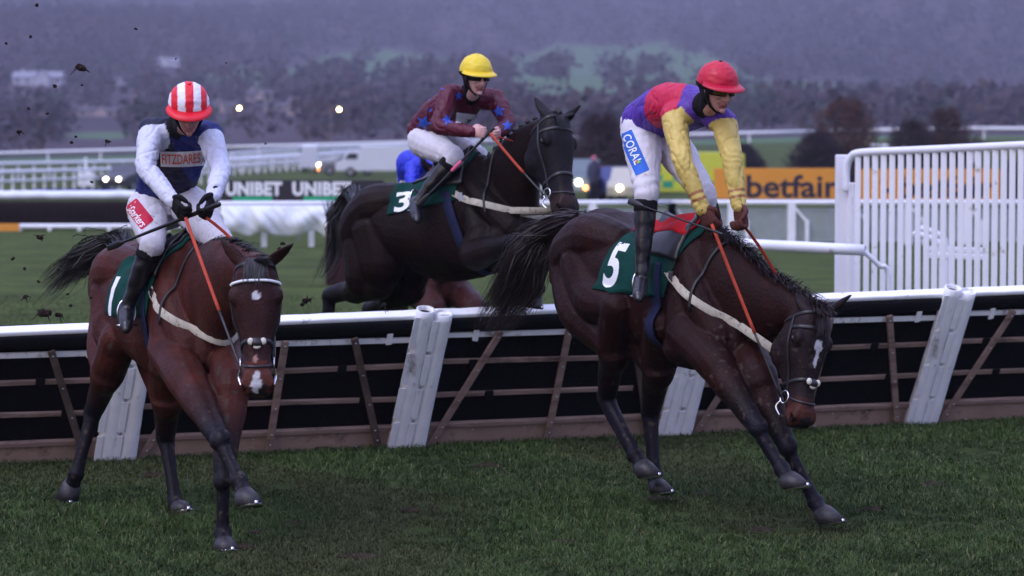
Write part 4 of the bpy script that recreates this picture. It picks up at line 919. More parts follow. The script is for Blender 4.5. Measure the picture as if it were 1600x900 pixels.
    dk = Sh(); g2 = [cat(guide, t) for t in (0, .08, .16, .26)]; dk.chain([L(-1.14, 0, -.13)] + g2, [.035, .034, .032, .026, .014]); 
    dock = dk.build('dock', HM, rt, smooth=True)
    crest_pts = [c0.lerp(c1, .4), c1, c15, c2, c2.lerp(cr3, .5) + U * .012, cr3, Hd(.0, 0, .012)]
    mtype = sp.get('mane', 'short')
    if mtype == 'plaits':
        for j in range(15):
            t = (j + .5) / 15; p = cat(crest_pts, t); b_ = Sh(); b_.ball(p + U * .012, (.02, .02, .017), n=10, m=6); b_.ball(p + U * .026, (.012, .012, .012), n=8, m=6)
            b_.build('mane_plait', HM, rt, smooth=True)
    fall = V(sp.get('manefall', (0, 0, -1)))
    def gmane(i):
        t = rnd.random() * sp.get('hairtop', 1); p = cat(crest_pts, t) + Rt * rnd.uniform(-.02, .02) - U * .012; ln = sp.get('manelen', .10) * rnd.uniform(.5, 1.2)
        d0 = (U * .8 + fall * .5 + V((rnd.uniform(-.3, .3), rnd.uniform(-.3, .3), rnd.uniform(-.1, .3)))).normalized()
        pts = [p]; d = d0
        for j in range(6):
            d = (d + fall * .38).normalized(); pts.append(pts[-1] + d * ln / 6)
        return pts, V((rnd.uniform(-1, 1), rnd.uniform(-1, 1), rnd.uniform(-.4, .4))).normalized(), .006
    strands('mane', gmane, sp.get('nmane', 900), 7, .004)
    def gfore(i):
        p = Hd(rnd.uniform(-.03, .04), rnd.uniform(-.035, .035), .0); ln = sp.get('forelen', .13) * rnd.uniform(.5, 1.1); pts = [p]; d = (n * .9 + sd * rnd.uniform(-.4, .4)).normalized()
        for j in range(6):
            d = (d + ax * .5 - n * .10 + sd * rnd.uniform(-.12, .12)).normalized(); pts.append(pts[-1] + d * ln / 6)
        return pts, (sd + ax * rnd.uniform(-.3, .3)).normalized(), .007
    strands('forelock', gfore, 200, 7, .004)
    # ---- tack
    def headwrap(t0, t1=None, a0=-180, a1=180, off=.004, w_=.02, nn=40, lift=0):
        """strap round the head at t (t0 on the face side, t1 under the jaw)"""
        pts, nr = [], []
        for j in range(nn + 1):
            a = R(a0 + (a1 - a0) * j / nn); t = t0 if t1 is None else t0 + (t1 - t0) * (1 - math.cos(a)) / 2
            c = Hd(t, 0, -.10); d = (n * math.cos(a) + sd * math.sin(a)).normalized()
            st_ = (.19 if t > .5 else .28) * k; h = bv.ray_cast(c + d * st_, -d, st_)
            if h[0] is None: continue
            pts.append(h[0] + d * (off + lift)); nr.append(d)
        return pts, nr
    br = Sh()
    for (a, b, wd) in ((.60, .64, .022), (.80, .70, .012)):
        p, q = headwrap(a, b); br.ribbon(p, wd * k, normals=q, th=.006)
    p, q = headwrap(.16, None, -80, 80); 
    bband = Sh(); bband.ribbon(p, .022 * k, normals=q, th=.008)
    p2, q2 = headwrap(.02, .12, -180, 180); br.ribbon(p2, .020 * k, normals=q2, th=.006)
    ringp = {}
    for sg in (-1, 1):
        pts, nr = [], []
        for j in range(14):
            t = .06 + (.72 - .06) * j / 13; dd = -.085 - .01 * j / 13 - .03 * (j / 13) ** 2
            c = Hd(t, 0, dd); h = bv.ray_cast(c + sd * sg * .35, -sd * sg, .45)
            if h[0] is None: continue
            pts.append(h[0] + sd * sg * .006); nr.append(sd * sg)
        br.ribbon(pts, .018 * k, normals=nr, th=.005)
        ringp[sg] = pts[-1] + sd * sg * .012
    brd = br.build('bridle', M_LEATH, rt, smooth=True)
    bb = bband.build('browband', M_LEATH, brd, smooth=True)
    if sp.get('beads'):
        bd = Sh()
        for j in range(3, len(p) - 3):
            bd.ball(p[j] + q[j] * .006, (.0085, .0085, .0085), n=8, m=5)
        bd.build('browband_beads', M_WHITE, bb, smooth=True)
    if sp.get('fleece'):
        fl = Sh()
        for sg in (-1, 1): fl.ball(Hd(.615, .030 * sg, .012), (.016, .02, .014), X=sd, Y=ax, Z=n)
        fl.ball(Hd(.655, 0, .008), (.02, .013, .012), X=sd, Y=ax, Z=n); fl.build('fleece_pad', M_FLEECE, brd, smooth=True)
        ff_ = Sh(); ff_.ball(Hd(.625, 0, .014), (.03, .022, .016), X=sd, Y=ax, Z=n); ff_.build('noseband_pad', M_LEATH, brd, smooth=True)
    for sg in (-1, 1):
        r_ = Sh(); cc = ringp[sg] + ax * .02
        r_.chain([cc + (ax * math.cos(a) + n * math.sin(a)) * .036 for a in np.linspace(0, 2 * math.pi, 21)], [.0048] * 21, sub=1, n=8, ends=False)
        r_.chain([cc + ax * .02 - n * .03, cc + ax * .055 - n * .055 + sd * sg * .01, cc + ax * .10 - n * .03], [.006, .008, .005], sub=3, n=8)
        r_.build('bit_ring', M_STEEL, brd, smooth=True)
    # reins
    rn = Sh(); ro = Sh()
    for sg in (-1, 1):
        hp = V(sp['reins'][0 if sg == 1 else 1]); a = ringp[sg] + ax * .02 - n * .03
        mid = a.lerp(hp, .5) + V((0, 0, sp.get('sag', -.02)))
        if sg == -1: mid = (c2 + t2) / 2 - Rt * .30 + U * .02
        if 'reinvia' in sp and sg == 1: mid = V(sp['reinvia'])
        pts = [.25 * 0 + 0 for _ in ()]
        pts = [(a * (1 - t) ** 2 + mid * 2 * t * (1 - t) + hp * t * t) for t in np.linspace(0, 1, 17)]
        sv = (Rt * .3 + V((1, 0, 0)) * .9)
        cut = 6
        rn.ribbon(pts[:cut + 1], .014, side=sv, th=.006); ro.ribbon(pts[cut:], .019, side=sv, th=.007)
    rno = rn.build('reins', M_LEATH, rt, smooth=True); ro.build('rein_grips', M_ORANGE, rno, smooth=True)
    # ---- cloth, saddle, girth, strap: laid on the body
    def wrap(u, th, off, zc=-.38, tiltu=0):
        """th: 0 = over the back, +90 right flank, 180 belly"""
        a = R(th); d = (U * math.cos(a) + Rt * math.sin(a) + F * tiltu).normalized(); c = L(u, 0, zc)
        h = bv.ray_cast(c + d * 1.2, -d, 1.2)
        if h[0] is None: return c + d * .3, d
        return h[0] + d * off, d
    def sheet(name, us, ths, off, m, parent, shape=None, th=.01):
        s_ = Sh(); g = []
        for i, u in enumerate(us):
            row = []
            for j, t in enumerate(ths):
                uu, tt = (u, t) if shape is None else shape(i / (len(us) - 1), j / (len(ths) - 1), u, t)
                row.append(wrap(uu, tt, off + .004 * noise.noise(V((uu * 9, tt * .08, sp['seed']))))[0])
            g.append(row)
        nu_, nv_ = len(us), len(ths); vs = [p for r_ in g for p in r_]
        vs += [wrap_c(p, th) for p in vs] if False else []
        s_.add(vs, [(i * nv_ + j, (i + 1) * nv_ + j, (i + 1) * nv_ + j + 1, i * nv_ + j + 1) for i in range(nu_ - 1) for j in range(nv_ - 1)])
        o = s_.build(name, m, parent, smooth=True)
        md = o.modifiers.new('thick', 'SOLIDIFY'); md.thickness = th; md.offset = 0
        return o
    if sp.get('tack', True):
        def clothshape(a, b, u, t):       # square-cut cloth, front edge slopes
            q = abs(b - .5) * 2; return u - .10 * q * (1 - 0 * a) - .04, t
        nc = sheet('number_cloth', list(np.linspace(*sp.get('clothu', (.08, -.50)), 24)), list(np.linspace(-122, 122, 49)) if False else list(np.linspace(-sp.get('clothth', 102), sp.get('clothth', 102), 43)), .010, M_GREEN, rt, clothshape)
        md_bv = bvh_of(nc)
        if sp.get('number'):
            cpt, dd = wrap(sp.get('numu', -.57), sp.get('numth', 76), .02); X_ = -H.F if False else H.F; X_ = (X_ - dd * X_.dot(dd)).normalized(); Y_ = dd.cross(X_); 
            if Y_.z < 0: Y_ = -Y_
            # letters must read left to right seen from outside
            if X_.cross(Y_).dot(dd) < 0: X_ = -X_
            decal('number', text2d(sp['number'], sp.get('numw', .15), sp.get('numh', .27), .025), cpt, X_, Y_, -dd, md_bv, M_WHITE, nc, off=.006)
        pad = sheet('saddle_pad', list(np.linspace(.0, -.50, 14)), list(np.linspace(-27, 27, 21)), sp.get('padoff', .022), sp.get('padmat', M_LEATH), rt, None, .018)
        # saddle: small racing saddle with raised pommel and cantle, flaps
        def sadshape(a, b, u, t): q = abs(b - .5) * 2; return u + .07 * q - .03 * q * q, t
        s_ = Sh(); us = list(np.linspace(-.02, -.38, 16)); ths = list(np.linspace(-54, 54, 25)); vs = []
        for i, u in enumerate(us):
            for j, t in enumerate(ths):
                a, b = i / 15, j / 24; q = abs(b - .5) * 2
                lift = .035 + (.035 * max(0, 1 - a * 5) + .05 * max(0, (a - .7) / .3) ** 1.5) * max(0, 1 - q * 1.8)
                if q > .5 and (a < .1 or a > .75): lift = .03
                tt = t * (1 if a < .6 else 1 - (a - .6) * 1.3)
                vs.append(wrap(sadshape(a, b, u, t)[0], tt, lift)[0])
        s_.add(vs, [(i * 25 + j, (i + 1) * 25 + j, (i + 1) * 25 + j + 1, i * 25 + j + 1) for i in range(15) for j in range(24)])
        sad = s_.build('saddle', M_SADDLE, rt, smooth=True); md = sad.modifiers.new('t', 'SOLIDIFY'); md.thickness = .012
        for sg in ((1, -1)):
            if sg in sp['feet']:
                ft = V(sp['feet'][sg]); lt = Sh(); top = wrap(-.16, 60 * sg, .05)[0]
                lt.ribbon([top, top.lerp(ft, .5) + Rt * sg * .02, ft + V((0, 0, .12))], .026, side=F, th=.006); lt.build('stirrup_leather', M_LEATH, sad, smooth=True)
                si = Sh(); a_ = [ft + Rt * (.055 * math.sin(t)) + V((0, 0, .045 + .075 * math.cos(t))) if abs(math.cos(t)) < 2 else ft for t in np.linspace(0, 2 * math.pi, 25)]
                si.chain(a_, [.0065] * 25, sub=1, n=8, ends=False); si.box(ft + V((0, 0, -.03)), Rt * .055, F * .025, V((0, 0, .006)))
                si.build('stirrup_iron', M_STEEL, sad, smooth=True)
        # girth
        pts, nr = [], []
        for j in range(61):
            a = 60 + 240 * j / 60; pp, dd = wrap(-.13 + .06 * math.sin(R(a)) ** 2 * 0 + .10 * (1 - abs(a - 180) / 120), a, .012); pts.append(pp); nr.append(dd)
        g_ = Sh(); g_.ribbon(pts, .085, normals=nr, th=.008); gi = g_.build('girth', M_NAVY, rt, smooth=True)
        # breast strap
        pts, nr = [], []
        for j in range(49):
            ph = R(-112 + 224 * j / 48); tl = .95 * (abs(math.degrees(ph)) / 112) ** 1.4 - .27; c = L(.02, 0, -.42); d = (F * math.cos(ph) + Rt * math.sin(ph) + U * tl).normalized()
            h = bv.ray_cast(c + d * 1.0, -d, 1.0)
            pts.append(h[0] + d * .013); nr.append(d)
        g_ = Sh(); g_.ribbon(pts, .050, normals=nr, th=.004); bs = g_.build('breast_strap', M_CREAM, rt, smooth=True)
        g_ = Sh()
        for j in (4, 44):
            g_ = Sh(); g_.box(pts[j], F * .02, U * .03, nr[j] * .008); g_.build('strap_buckle', M_STEEL, bs)
        for j in (9, 39):   # neck strap over the crest
            pass
        pn, nn_ = [], []
        for j in range(33):
            ph = R(-105 + 210 * j / 32); c = L(.12, 0, -.40); d = (U * math.cos(ph) + Rt * math.sin(ph) + F * (.35 - .0 * abs(ph))).normalized()
            h = bv.ray_cast(c + d * 1.0, -d, 1.0)
            if h[0]: pn.append(h[0] + d * .016); nn_.append(d)
        g_ = Sh(); g_.ribbon(pn, .018, normals=nn_, th=.006); g_.build('neck_strap', M_LEATH, rt, smooth=True)
    rt['_'] = 0; del rt['_']
    return rt, H, body

def ld(side, **k): k['side'] = side; return k
WHT = (.50, .49, .52)
horses = []
# ---- bay on the left, landing towards the camera
W1 = P(300, 376, 15.6); y1 = (.45, -.893); h1 = Horse(W1, y1, 1)
H1 = dict(W=W1, yaw=y1, pitch=1, seed=1, coat=(.056, .0145, .0100), dark=(.02, .012, .012), leg=(.009, .0075, .011), legtop=(.022, .0095, .009), muzzle=(.085, .026, .018), facecol=(.030, .0105, .0095),
    label='bay racehorse with white star and muzzle snip and a beaded browband, landing at left', hair=M_HAIR,
    poll=P(399, 408, 14.15), nose=P(403, 614, 13.95), face=(.10, -1, .18), ears=(P(460, 379, 14.05), P(343, 372, 14.2)), earorder=-1, crest=.07,
    fore=[ld(1, elbow=P(290, 590, 15.0), knee=P(343, 688, 14.35), fetlock=P(374, 752, 14.18), coronet=P(382, 774, 14.12), sole=P(390, 797, 14.05)),
          ld(-1, elbow=P(362, 588, 14.95), knee=P(349, 748, 14.55), fetlock=P(348, 832, 14.55), coronet=P(350, 850, 14.48), sole=P(351, 868, 14.42))],
    hind=[ld(1, stifle=P(186, 530, 16.05), hock=P(146, 645, 16.45), fetlock=P(119, 741, 16.35), coronet=P(113, 757, 16.38), sole=P(103, 776, 16.42)),
          ld(-1, stifle=P(262, 560, 15.75), hock=P(259, 684, 16.25), fetlock=P(274, 785, 16.05), coronet=P(279, 795, 16.0), sole=P(287, 808, 15.92))],
    tail=[P(188, 376, 16.9), P(148, 396, 17.0), P(112, 418, 17.05), P(72, 456, 17.1)], tailspread=.085, ntail=700, beads=True, fleece=True,
    marks=[(.27, .0, .035, .022, WHT), (.86, .004, .035, .013, WHT), (.93, .008, .055, .024, WHT), (.74, .01, .03, .012, (.3, .16, .14))],
    reins=(P(290, 340, 14.90), P(322, 340, 14.90)), feet={1: P(198, 500, 15.55)}, number='1', numu=-.53, numth=84, numw=.06,
    mane='short', manelen=.09, manefall=(.8, -.3, -.5))
# ---- near-black horse in mid-air over the hurdle
W2 = P(742, 244, 19.6); y2 = (.80, -.60); h2 = Horse(W2, y2, 12)
H2 = dict(W=W2, yaw=y2, pitch=12, seed=2, coat=(.0110, .0055, .0050), dark=(.010, .008, .010), leg=(.009, .008, .011), legtop=(.010, .007, .008), muzzle=(.035, .018, .016), facecol=(.010, .008, .010),
    label='near-black racehorse in mid-air over the hurdle, ears pricked, plaited mane', hair=M_HAIR,
    poll=P(873, 180, 18.8), nose=P(897, 331, 18.5), face=(.62, -.78, .1), ears=(P(909, 163, 18.75), P(834, 150, 18.95)), earorder=-1, crest=.06,
    fore=[ld(1, elbow=P(742, 398, 19.2), knee=P(808, 376, 18.75), fetlock=P(803, 436, 18.95), coronet=P(795, 448, 19.0), sole=P(784, 462, 19.03)),
          ld(-1, elbow=P(792, 402, 19.3), knee=P(852, 392, 18.95), fetlock=P(842, 450, 19.1), coronet=P(836, 462, 19.12), sole=P(828, 474, 19.15))],
    hind=[ld(1, stifle=P(594, 445, 20.0), hock=P(514, 460, 20.5), fetlock=P(508, 530, 20.5), coronet=P(500, 545, 20.5), sole=P(490, 560, 20.5)),
          ld(-1, stifle=P(642, 452, 20.2), hock=P(578, 484, 20.75), fetlock=P(560, 545, 20.75), coronet=P(555, 560, 20.75), sole=P(548, 574, 20.75))],
    tail=[P(548, 300, 20.9), P(528, 340, 21.0), P(520, 395, 21.0), P(500, 440, 21.0)], tailspread=.05, ntail=350, manelen=.03, nmane=500, mane='plaits',
    reins=(P(766, 208, 18.93), P(778, 214, 19.05)), feet={1: P(648, 322, 19.55)}, clothu=(.08, -.52), clothth=76, number='3', numu=-.515, numth=60, numw=.14, numh=.17, S=1.0)
# ---- dark bay number five, landing on the right, head low
W3 = P(1104, 352, 15.95); y3 = (.60, -.80); h3 = Horse(W3, y3, -6)
H3 = dict(W=W3, yaw=y3, pitch=-6, seed=3, coat=(.0205, .0068, .0056), dark=(.014, .010, .012), leg=(.0095, .008, .0135), legtop=(.013, .0075, .008), muzzle=(.06, .020, .014), facecol=(.016, .009, .010),
    label='dark bay racehorse in number 5 cloth landing with head low and white blaze', hair=M_HAIRB,
    poll=P(1280, 486, 15.15), nose=P(1262, 668, 15.0), face=(.55, -.83, .12), ears=(P(1333, 459, 15.0), P(1241, 456, 15.2)), earorder=-1, crest=-.02, throat=-.05,
    fore=[ld(1, elbow=P(1112, 560, 15.55), knee=P(1183, 668, 15.2), fetlock=P(1222, 733, 15.1), coronet=P(1231, 748, 15.05), sole=P(1243, 768, 15.0)),
          ld(-1, elbow=P(1180, 580, 15.5), knee=P(1229, 697, 15.25), fetlock=P(1274, 784, 15.2), coronet=P(1285, 800, 15.15), sole=P(1298, 823, 15.1))],
    hind=[ld(1, stifle=P(966, 480, 16.15), hock=P(948, 622, 16.6), fetlock=P(993, 711, 16.3), coronet=P(1002, 727, 16.25), sole=P(1014, 750, 16.2)),
          ld(-1, stifle=P(1034, 505, 15.95), hock=P(1017, 645, 16.5), fetlock=P(1023, 744, 16.4), coronet=P(1026, 758, 16.35), sole=P(1032, 776, 16.3))],
    tail=[P(862, 362, 17.15), P(828, 400, 17.25), P(805, 450, 17.3), P(770, 502, 17.35)], tailspread=.15, ntail=2400,
    marks=[(.30, .0, .06, .026, WHT), (.40, .0, .10, .012, WHT)], fleece=True,
    reins=(P(1112, 350, 15.34), P(1160, 350, 15.28)), feet={1: P(1000, 455, 15.85)}, clothu=(.10, -.46), number='5', numu=-.475, numth=74, numw=.125, numh=.29,
    mane='long', manelen=.12, nmane=2400, manefall=(.15, -.35, -.75), forelen=.15, hairtop=.90, padmat=M_RED, padoff=.032)
# ---- brown horse following behind, mostly hidden
W4 = P(668, 333, 23.7); y4 = (.30, -.954)
H4 = dict(W=W4, yaw=y4, pitch=0, seed=4, coat=(.045, .014, .012), dark=(.02, .012, .012), leg=(.03, .016, .016), legtop=(.05, .02, .016), muzzle=(.04, .02, .02),
    label='brown racehorse following behind the hurdle, mostly hidden by the black horse', hair=M_HAIR, vox=.018,
    poll=P(722, 305, 22.5), nose=P(734, 405, 22.2), face=(.3, -.9, .2), ears=(P(738, 294, 22.5), P(710, 294, 22.5)), earorder=-1,
    fore=[ld(1, elbow=P(676, 478, 23.2), knee=P(672, 540, 22.9), fetlock=P(680, 600, 22.9), coronet=P(682, 612, 22.85), sole=P(684, 626, 22.8)),
          ld(-1, elbow=P(738, 478, 23.2), knee=P(744, 540, 22.9), fetlock=P(744, 600, 22.9), coronet=P(745, 612, 22.9), sole=P(746, 626, 22.9))],
    hind=[ld(1, stifle=P(625, 455, 24.4), hock=P(612, 520, 24.8), fetlock=P(618, 580, 24.8), coronet=P(620, 590, 24.7), sole=P(622, 600, 24.6)),
          ld(-1, stifle=P(675, 455, 24.4), hock=P(668, 520, 24.8), fetlock=P(674, 580, 24.8), coronet=P(676, 590, 24.7), sole=P(678, 600, 24.6))],
    tail=[P(606, 365, 25.0), P(602, 400, 25.1), P(600, 430, 25.1)], tailspread=.05, ntail=150, nmane=200,
    reins=(P(690, 312, 23.2), P(705, 312, 23.2)), feet={1: P(650, 420, 23.8)}, manelen=.05)
for sp in (H1, H2, H3, H4):
    sp['obj'], sp['H'], sp['body'] = build_horse(sp)
# ================================================================== riders
M_SKIN = mat('skin', attr=True, rough=.5, var=.10, vscale=30, spec=.4)
M_SILK = mat('racing_silks', attr=True, rough=.5, var=.06, vscale=9, bump=.15, bscale=45, spec=.35, dirt=(.10, .07, .06), dirt_amt=.0)
M_SILKD = mat('muddy_silks', attr=True, rough=.55, var=.06, vscale=9, bump=.2, bscale=45, dirt=(.20, .13, .11), dirt_amt=.10, dscale=22)
M_BREECH = mat('breeches', (.62, .60, .66), .7, var=.06, vscale=14, bump=.15, bscale=70, dirt=(.22, .17, .15), dirt_amt=.12, dscale=18)
M_BREECHC = mat('clean_breeches', (.66, .64, .70), .65, var=.05, vscale=14, bump=.12, bscale=70, dirt=(.34, .30, .30), dirt_amt=.02, dscale=14)
M_BOOT = mat('riding_boot', (.011, .010, .013), .28, var=.35, vscale=14, bump=.1, bscale=60, dirt=(.06, .05, .045), dirt_amt=.05, dscale=14)
M_BLACK = mat('black_fabric', (.010, .009, .011), .75, var=.3, bump=.2, bscale=90)
M_GLOVEB = mat('brown_glove', (.085, .026, .020), .65, var=.25, bump=.25, bscale=90)
M_HELM = mat('helmet_silk', attr=True, rough=.42, var=.05, vscale=12, bump=.12, bscale=30, spec=.4)
M_LENS = mat('goggle_lens', (.012, .010, .012), .08, var=.1)
M_LENSA = mat('amber_goggle_lens', (.10, .06, .015), .08, var=.1)
M_STAR = mat('blue_star', (.02, .08, .48), .5, var=.08)
M_WHIP = mat('whip_shaft', (.010, .009, .010), .4, var=.2)  # own black colour of the whip shafts

def frame(fwd, up):
    f = V(fwd).normalized(); u = V(up); u = (u - f * u.dot(f)).normalized(); return f, u, f.cross(u)      # right hand of the person

def hand(sh, wrist, grip, kx, q, col, sc=1.0):
    """fist: palm from wrist to grip, fingers rooted along kx (index first) curling towards q, thumb over the index"""
    p = (grip - wrist); ln = p.length; p.normalize(); kx = (V(kx) - p * V(kx).dot(p)).normalized(); q = V(q); q = (q - p * q.dot(p) - kx * q.dot(kx)).normalized()
    G = wrist + p * min(ln, .085 * sc)
    sh.chain([wrist - p * .03, wrist + p * .01, wrist.lerp(G, .55), G], [(.026 * sc, .021 * sc), (.028 * sc, .021 * sc), (.038 * sc, .018 * sc), (.040 * sc, .016 * sc)], col, flat=kx)
    for i, (o, l) in enumerate(((.030, .95), (.010, 1.05), (-.011, 1.0), (-.030, .8))):
        b = G + kx * o * sc - p * .004
        pts = [b, b + (p * .030 + q * .008) * sc * l, b + (p * .026 + q * .036) * sc * l, b + (p * .002 + q * .044) * sc * l]
        sh.chain(pts, [.0108 * sc, .0105 * sc, .0098 * sc, .0085 * sc], col, n=10, sub=3)
    t0 = wrist.lerp(G, .3) + kx * .030 * sc
    sh.chain([t0, t0 + (p * .022 + kx * .016 + q * .012) * sc, t0 + (p * .048 + kx * .008 + q * .030) * sc], [.0135 * sc, .0125 * sc, .010 * sc], col, n=10, sub=3)

def build_rider(r):
    rt = root('person', (r['pel'].x, r['pel'].y, r['ank'][1].z - .1), r['label'], 'jockey', 'jockeys')
    pel, che, nek = r['pel'], r['che'], r['nek']; sR, sL = r['sh'][1], r['sh'][-1]; hR, hL = r['hip'][1], r['hip'][-1]
    sideU = (sR - sL).normalized(); sideL = (hR - hL).normalized()
    skin = r.get('skin', (.42, .20, .155))
    # head frame
    f, u, rr = frame(r['look'], r.get('up', (0, 0, 1))); hc = r['hc']
    def Hh(a, b, c): return hc + f * a + u * b + rr * c      # forward, up, right
    b_ = Sh()
    b_.ball(Hh(-.01, .025, 0), (.076, .096, .10), skin, X=rr, Y=f, Z=u)
    lip = (.30, .10, .085)
    b_.loft([(Hh(.008, .03, 0), rr * .070, f * .085, skin), (Hh(.016, -.01, 0), rr * .069, f * .078, skin), (Hh(.022, -.045, 0), rr * .060, f * .068, skin), (Hh(.030, -.075, 0), rr * .048, f * .058, skin),
             (Hh(.040, -.100, 0), rr * .034, f * .044, skin), (Hh(.046, -.112, 0), rr * .020, f * .028, skin)], 18)
    b_.chain([Hh(.092, .022, 0), Hh(.104, -.006, 0), Hh(.114, -.030, 0), Hh(.102, -.040, 0)], [.010, .012, .0145, .010], skin, n=10)     # nose
    for s_ in (-1, 1):
        b_.ball(Hh(.100, -.034, .013 * s_), .0095, skin, n=8, m=6)
        b_.ball(Hh(.068, -.018, .038 * s_), (.022, .022, .018), skin, X=rr, Y=f, Z=u)                                                      # cheekbone
        b_.chain([Hh(.082, .040, .012 * s_), Hh(.078, .042, .042 * s_)], [.011, .009], skin, n=8)                                            # brow
        b_.ball(Hh(-.005, .0, .076 * s_), (.010, .022, .032), skin, X=rr, Y=f, Z=u)                                                           # ear
    b_.chain([Hh(.086, -.062, -.022), Hh(.097, -.060, 0), Hh(.086, -.062, .022)], [.0055, .0075, .0055], lip, n=8)
    b_.chain([Hh(.084, -.074, -.018), Hh(.093, -.073, 0), Hh(.084, -.074, .018)], [.0055, .0075, .0055], lip, n=8)
    b_.ball(Hh(.082, -.102, 0), (.018, .014, .014), skin, X=rr, Y=f, Z=u)
    b_.chain([Hh(-.02, -.04, 0), Hh(-.025, -.10, 0).lerp(nek, .3), nek], [.058, .056, .064], skin)
    b_.chain([nek.lerp(che, .15), che, pel.lerp(che, .4), pel], [(.05, .045), (.12, .07), (.12, .08), (.13, .09)], skin, flat=sideU)
    for s_ in (-1, 1):
        S_, E_, W_ = r['sh'][s_], r['el'][s_], r['wr'][s_]
        b_.chain([nek.lerp(S_, .4), S_, S_.lerp(E_, .5), E_, E_.lerp(W_, .4), W_], [.03, .04, .040, .036, .036, .026], skin)
        b_.chain([r['hip'][s_], r['hip'][s_].lerp(r['kn'][s_], .5), r['kn'][s_], r['kn'][s_].lerp(r['ank'][s_], .35), r['ank'][s_]], [.08, .07, .05, .045, .032], skin)
        if r.get('bare'): hand(b_, W_, r['gr'][s_], r['kx'], r['q'][s_], skin)
    b_.blend('body', M_SKIN, rt, vox=.0055, smooth=2)
    # ---- jacket
    jk = Sh(); ct, ca = r['coltorso'], r['colarm']
    pts = [pel, pel.lerp(che, .33), pel.lerp(che, .68), che, che.lerp(nek, .5), nek]
    hump = r.get('hump', .03); ax_ = (nek - pel).normalized(); fr = sideU.cross(ax_).normalized()
    if fr.dot(V((0, -1, 0)) + V((0, 0, -1))) < 0: fr = -fr
    ws = [(.165, .125), (.172, .132), (.185, .138), (.195, .140), (.165, .120), (.07, .068)]
    secs = []
    for i, (p, (a, b)) in enumerate(zip(pts, ws)):
        t = i / 5; sv = sideL.lerp(sideU, t).normalized(); tt = (pts[min(i + 1, 5)] - pts[max(i - 1, 0)]).normalized(); sv = (sv - tt * sv.dot(tt)).normalized(); fv = tt.cross(sv)
        secs.append((p - fr * hump * math.sin(t * math.pi), sv * a, fv * b, ct, 2.4))
    s2 = []
    for i in range(5):
        A, B = secs[i], secs[i + 1]
        for j in range(4):
            q_ = j / 4; s2.append((A[0].lerp(B[0], q_), A[1].lerp(B[1], q_), A[2].lerp(B[2], q_), ct, 2.4))
    s2.append(secs[-1]); jk.loft(s2, 28)
    for s_ in (-1, 1):
        S_, E_, W_ = r['sh'][s_], r['el'][s_], r['wr'][s_]
        jk.chain([nek.lerp(S_, .25) - ax_ * .03, nek.lerp(S_, .7) - ax_ * .02, S_], [.075, .085, .08], ct)
        cf = r.get('colcuff', ca)
        jk.chain([S_ + (S_ - E_) * .02, S_.lerp(E_, .3), S_.lerp(E_, .7), E_, E_.lerp(W_, .4), E_.lerp(W_, .8), W_.lerp(E_, -.06)],
                 [.075, .075, .066, .060, .057, .050, .045], [ca] * 5 + [cf] * 2, sub=5)
    jcol = r.get('jcol')
    def colf(co, nm, c):
        if jcol:
            c2 = jcol(co, nm, c)
            if c2: c = c2
        return c
    seed = V((r['seed'] * 3.1, 0, 0))
    def disp(co, nm):
        a = noise.noise(V((co.x * 20, co.y * 20, co.z * 9)) + seed + V((0, 0, 2 * noise.noise(co * 5)))); b = noise.noise(co * 40 + seed * 2); near = 0
        for s_ in (-1, 1):
            E_, W_, S_ = r['el'][s_], r['wr'][s_], r['sh'][s_]
            t = (W_ - S_).normalized()
            d = (co - E_).length
            if d < .2: near += (1 - d / .2) * .0022 * math.sin(co.dot(t) * 110 + 14 * noise.noise(co * 8))
            d = (co - W_).length
            if d < .12: near += (1 - d / .12) * .0018 * math.sin(co.dot(t) * 190 + 9 * noise.noise(co * 8))
        cr = max(0, 1 - abs(noise.noise(V((co.x * 9, co.y * 9, co.z * 6)) + seed * 3 + V((1, 1, 1)) * noise.noise(co * 4))) * 7)
        return (.5 - abs(a) * 1.6) * .006 + b * .002 + near - .002 - cr * cr * .009
    jacket = jk.blend('jacket', r['mjacket'], rt, vox=.0085, smooth=3, colfn=colf, dispfn=disp)
    # collar
    cl = Sh(); cl.chain([nek - ax_ * .02, nek + (hc - nek) * .25], [.084, .072], sub=2, ends=False); cl.build('collar', r.get('mcollar', M_BLACK), rt, smooth=True)
    # ---- breeches
    bz = Sh()
    bz.chain([pel.lerp(che, .12), pel, (hR + hL) / 2 - ax_ * .05], [(.155, .115), (.168, .125), (.15, .11)], flat=sideL)
    for s_ in (-1, 1):
        h_, k_, a_ = r['hip'][s_], r['kn'][s_], r['ank'][s_]
        bz.chain([h_, h_.lerp(k_, .35), h_.lerp(k_, .72), k_, k_.lerp(a_, .16)], [.125, .112, .088, .074, .064])
    def bdisp(co, nm):
        a = noise.noise(co * 11 + seed); w_ = 0
        for s_ in (-1, 1):
            k_ = r['kn'][s_]; h_ = r['hip'][s_]; d = (co - k_).length
            if d < .2: w_ += (1 - d / .2) * .004 * math.sin(co.dot((k_ - h_).normalized()) * 90 + 4 * noise.noise(co * 7))
            d = (co - h_).length
            if d < .25: w_ += (1 - d / .25) * .005 * math.sin(co.dot((k_ - h_).normalized()) * 70 + 5 * noise.noise(co * 6))
        cr = max(0, 1 - abs(noise.noise(co * 8 + seed * 2 + V((1, 1, 1)) * noise.noise(co * 5))) * 7)
        return (.4 - abs(a) * 1.4) * .006 + w_ - cr * cr * .004
    br = bz.blend('breeches', r['mbreech'], rt, vox=.009, smooth=3, dispfn=bdisp)
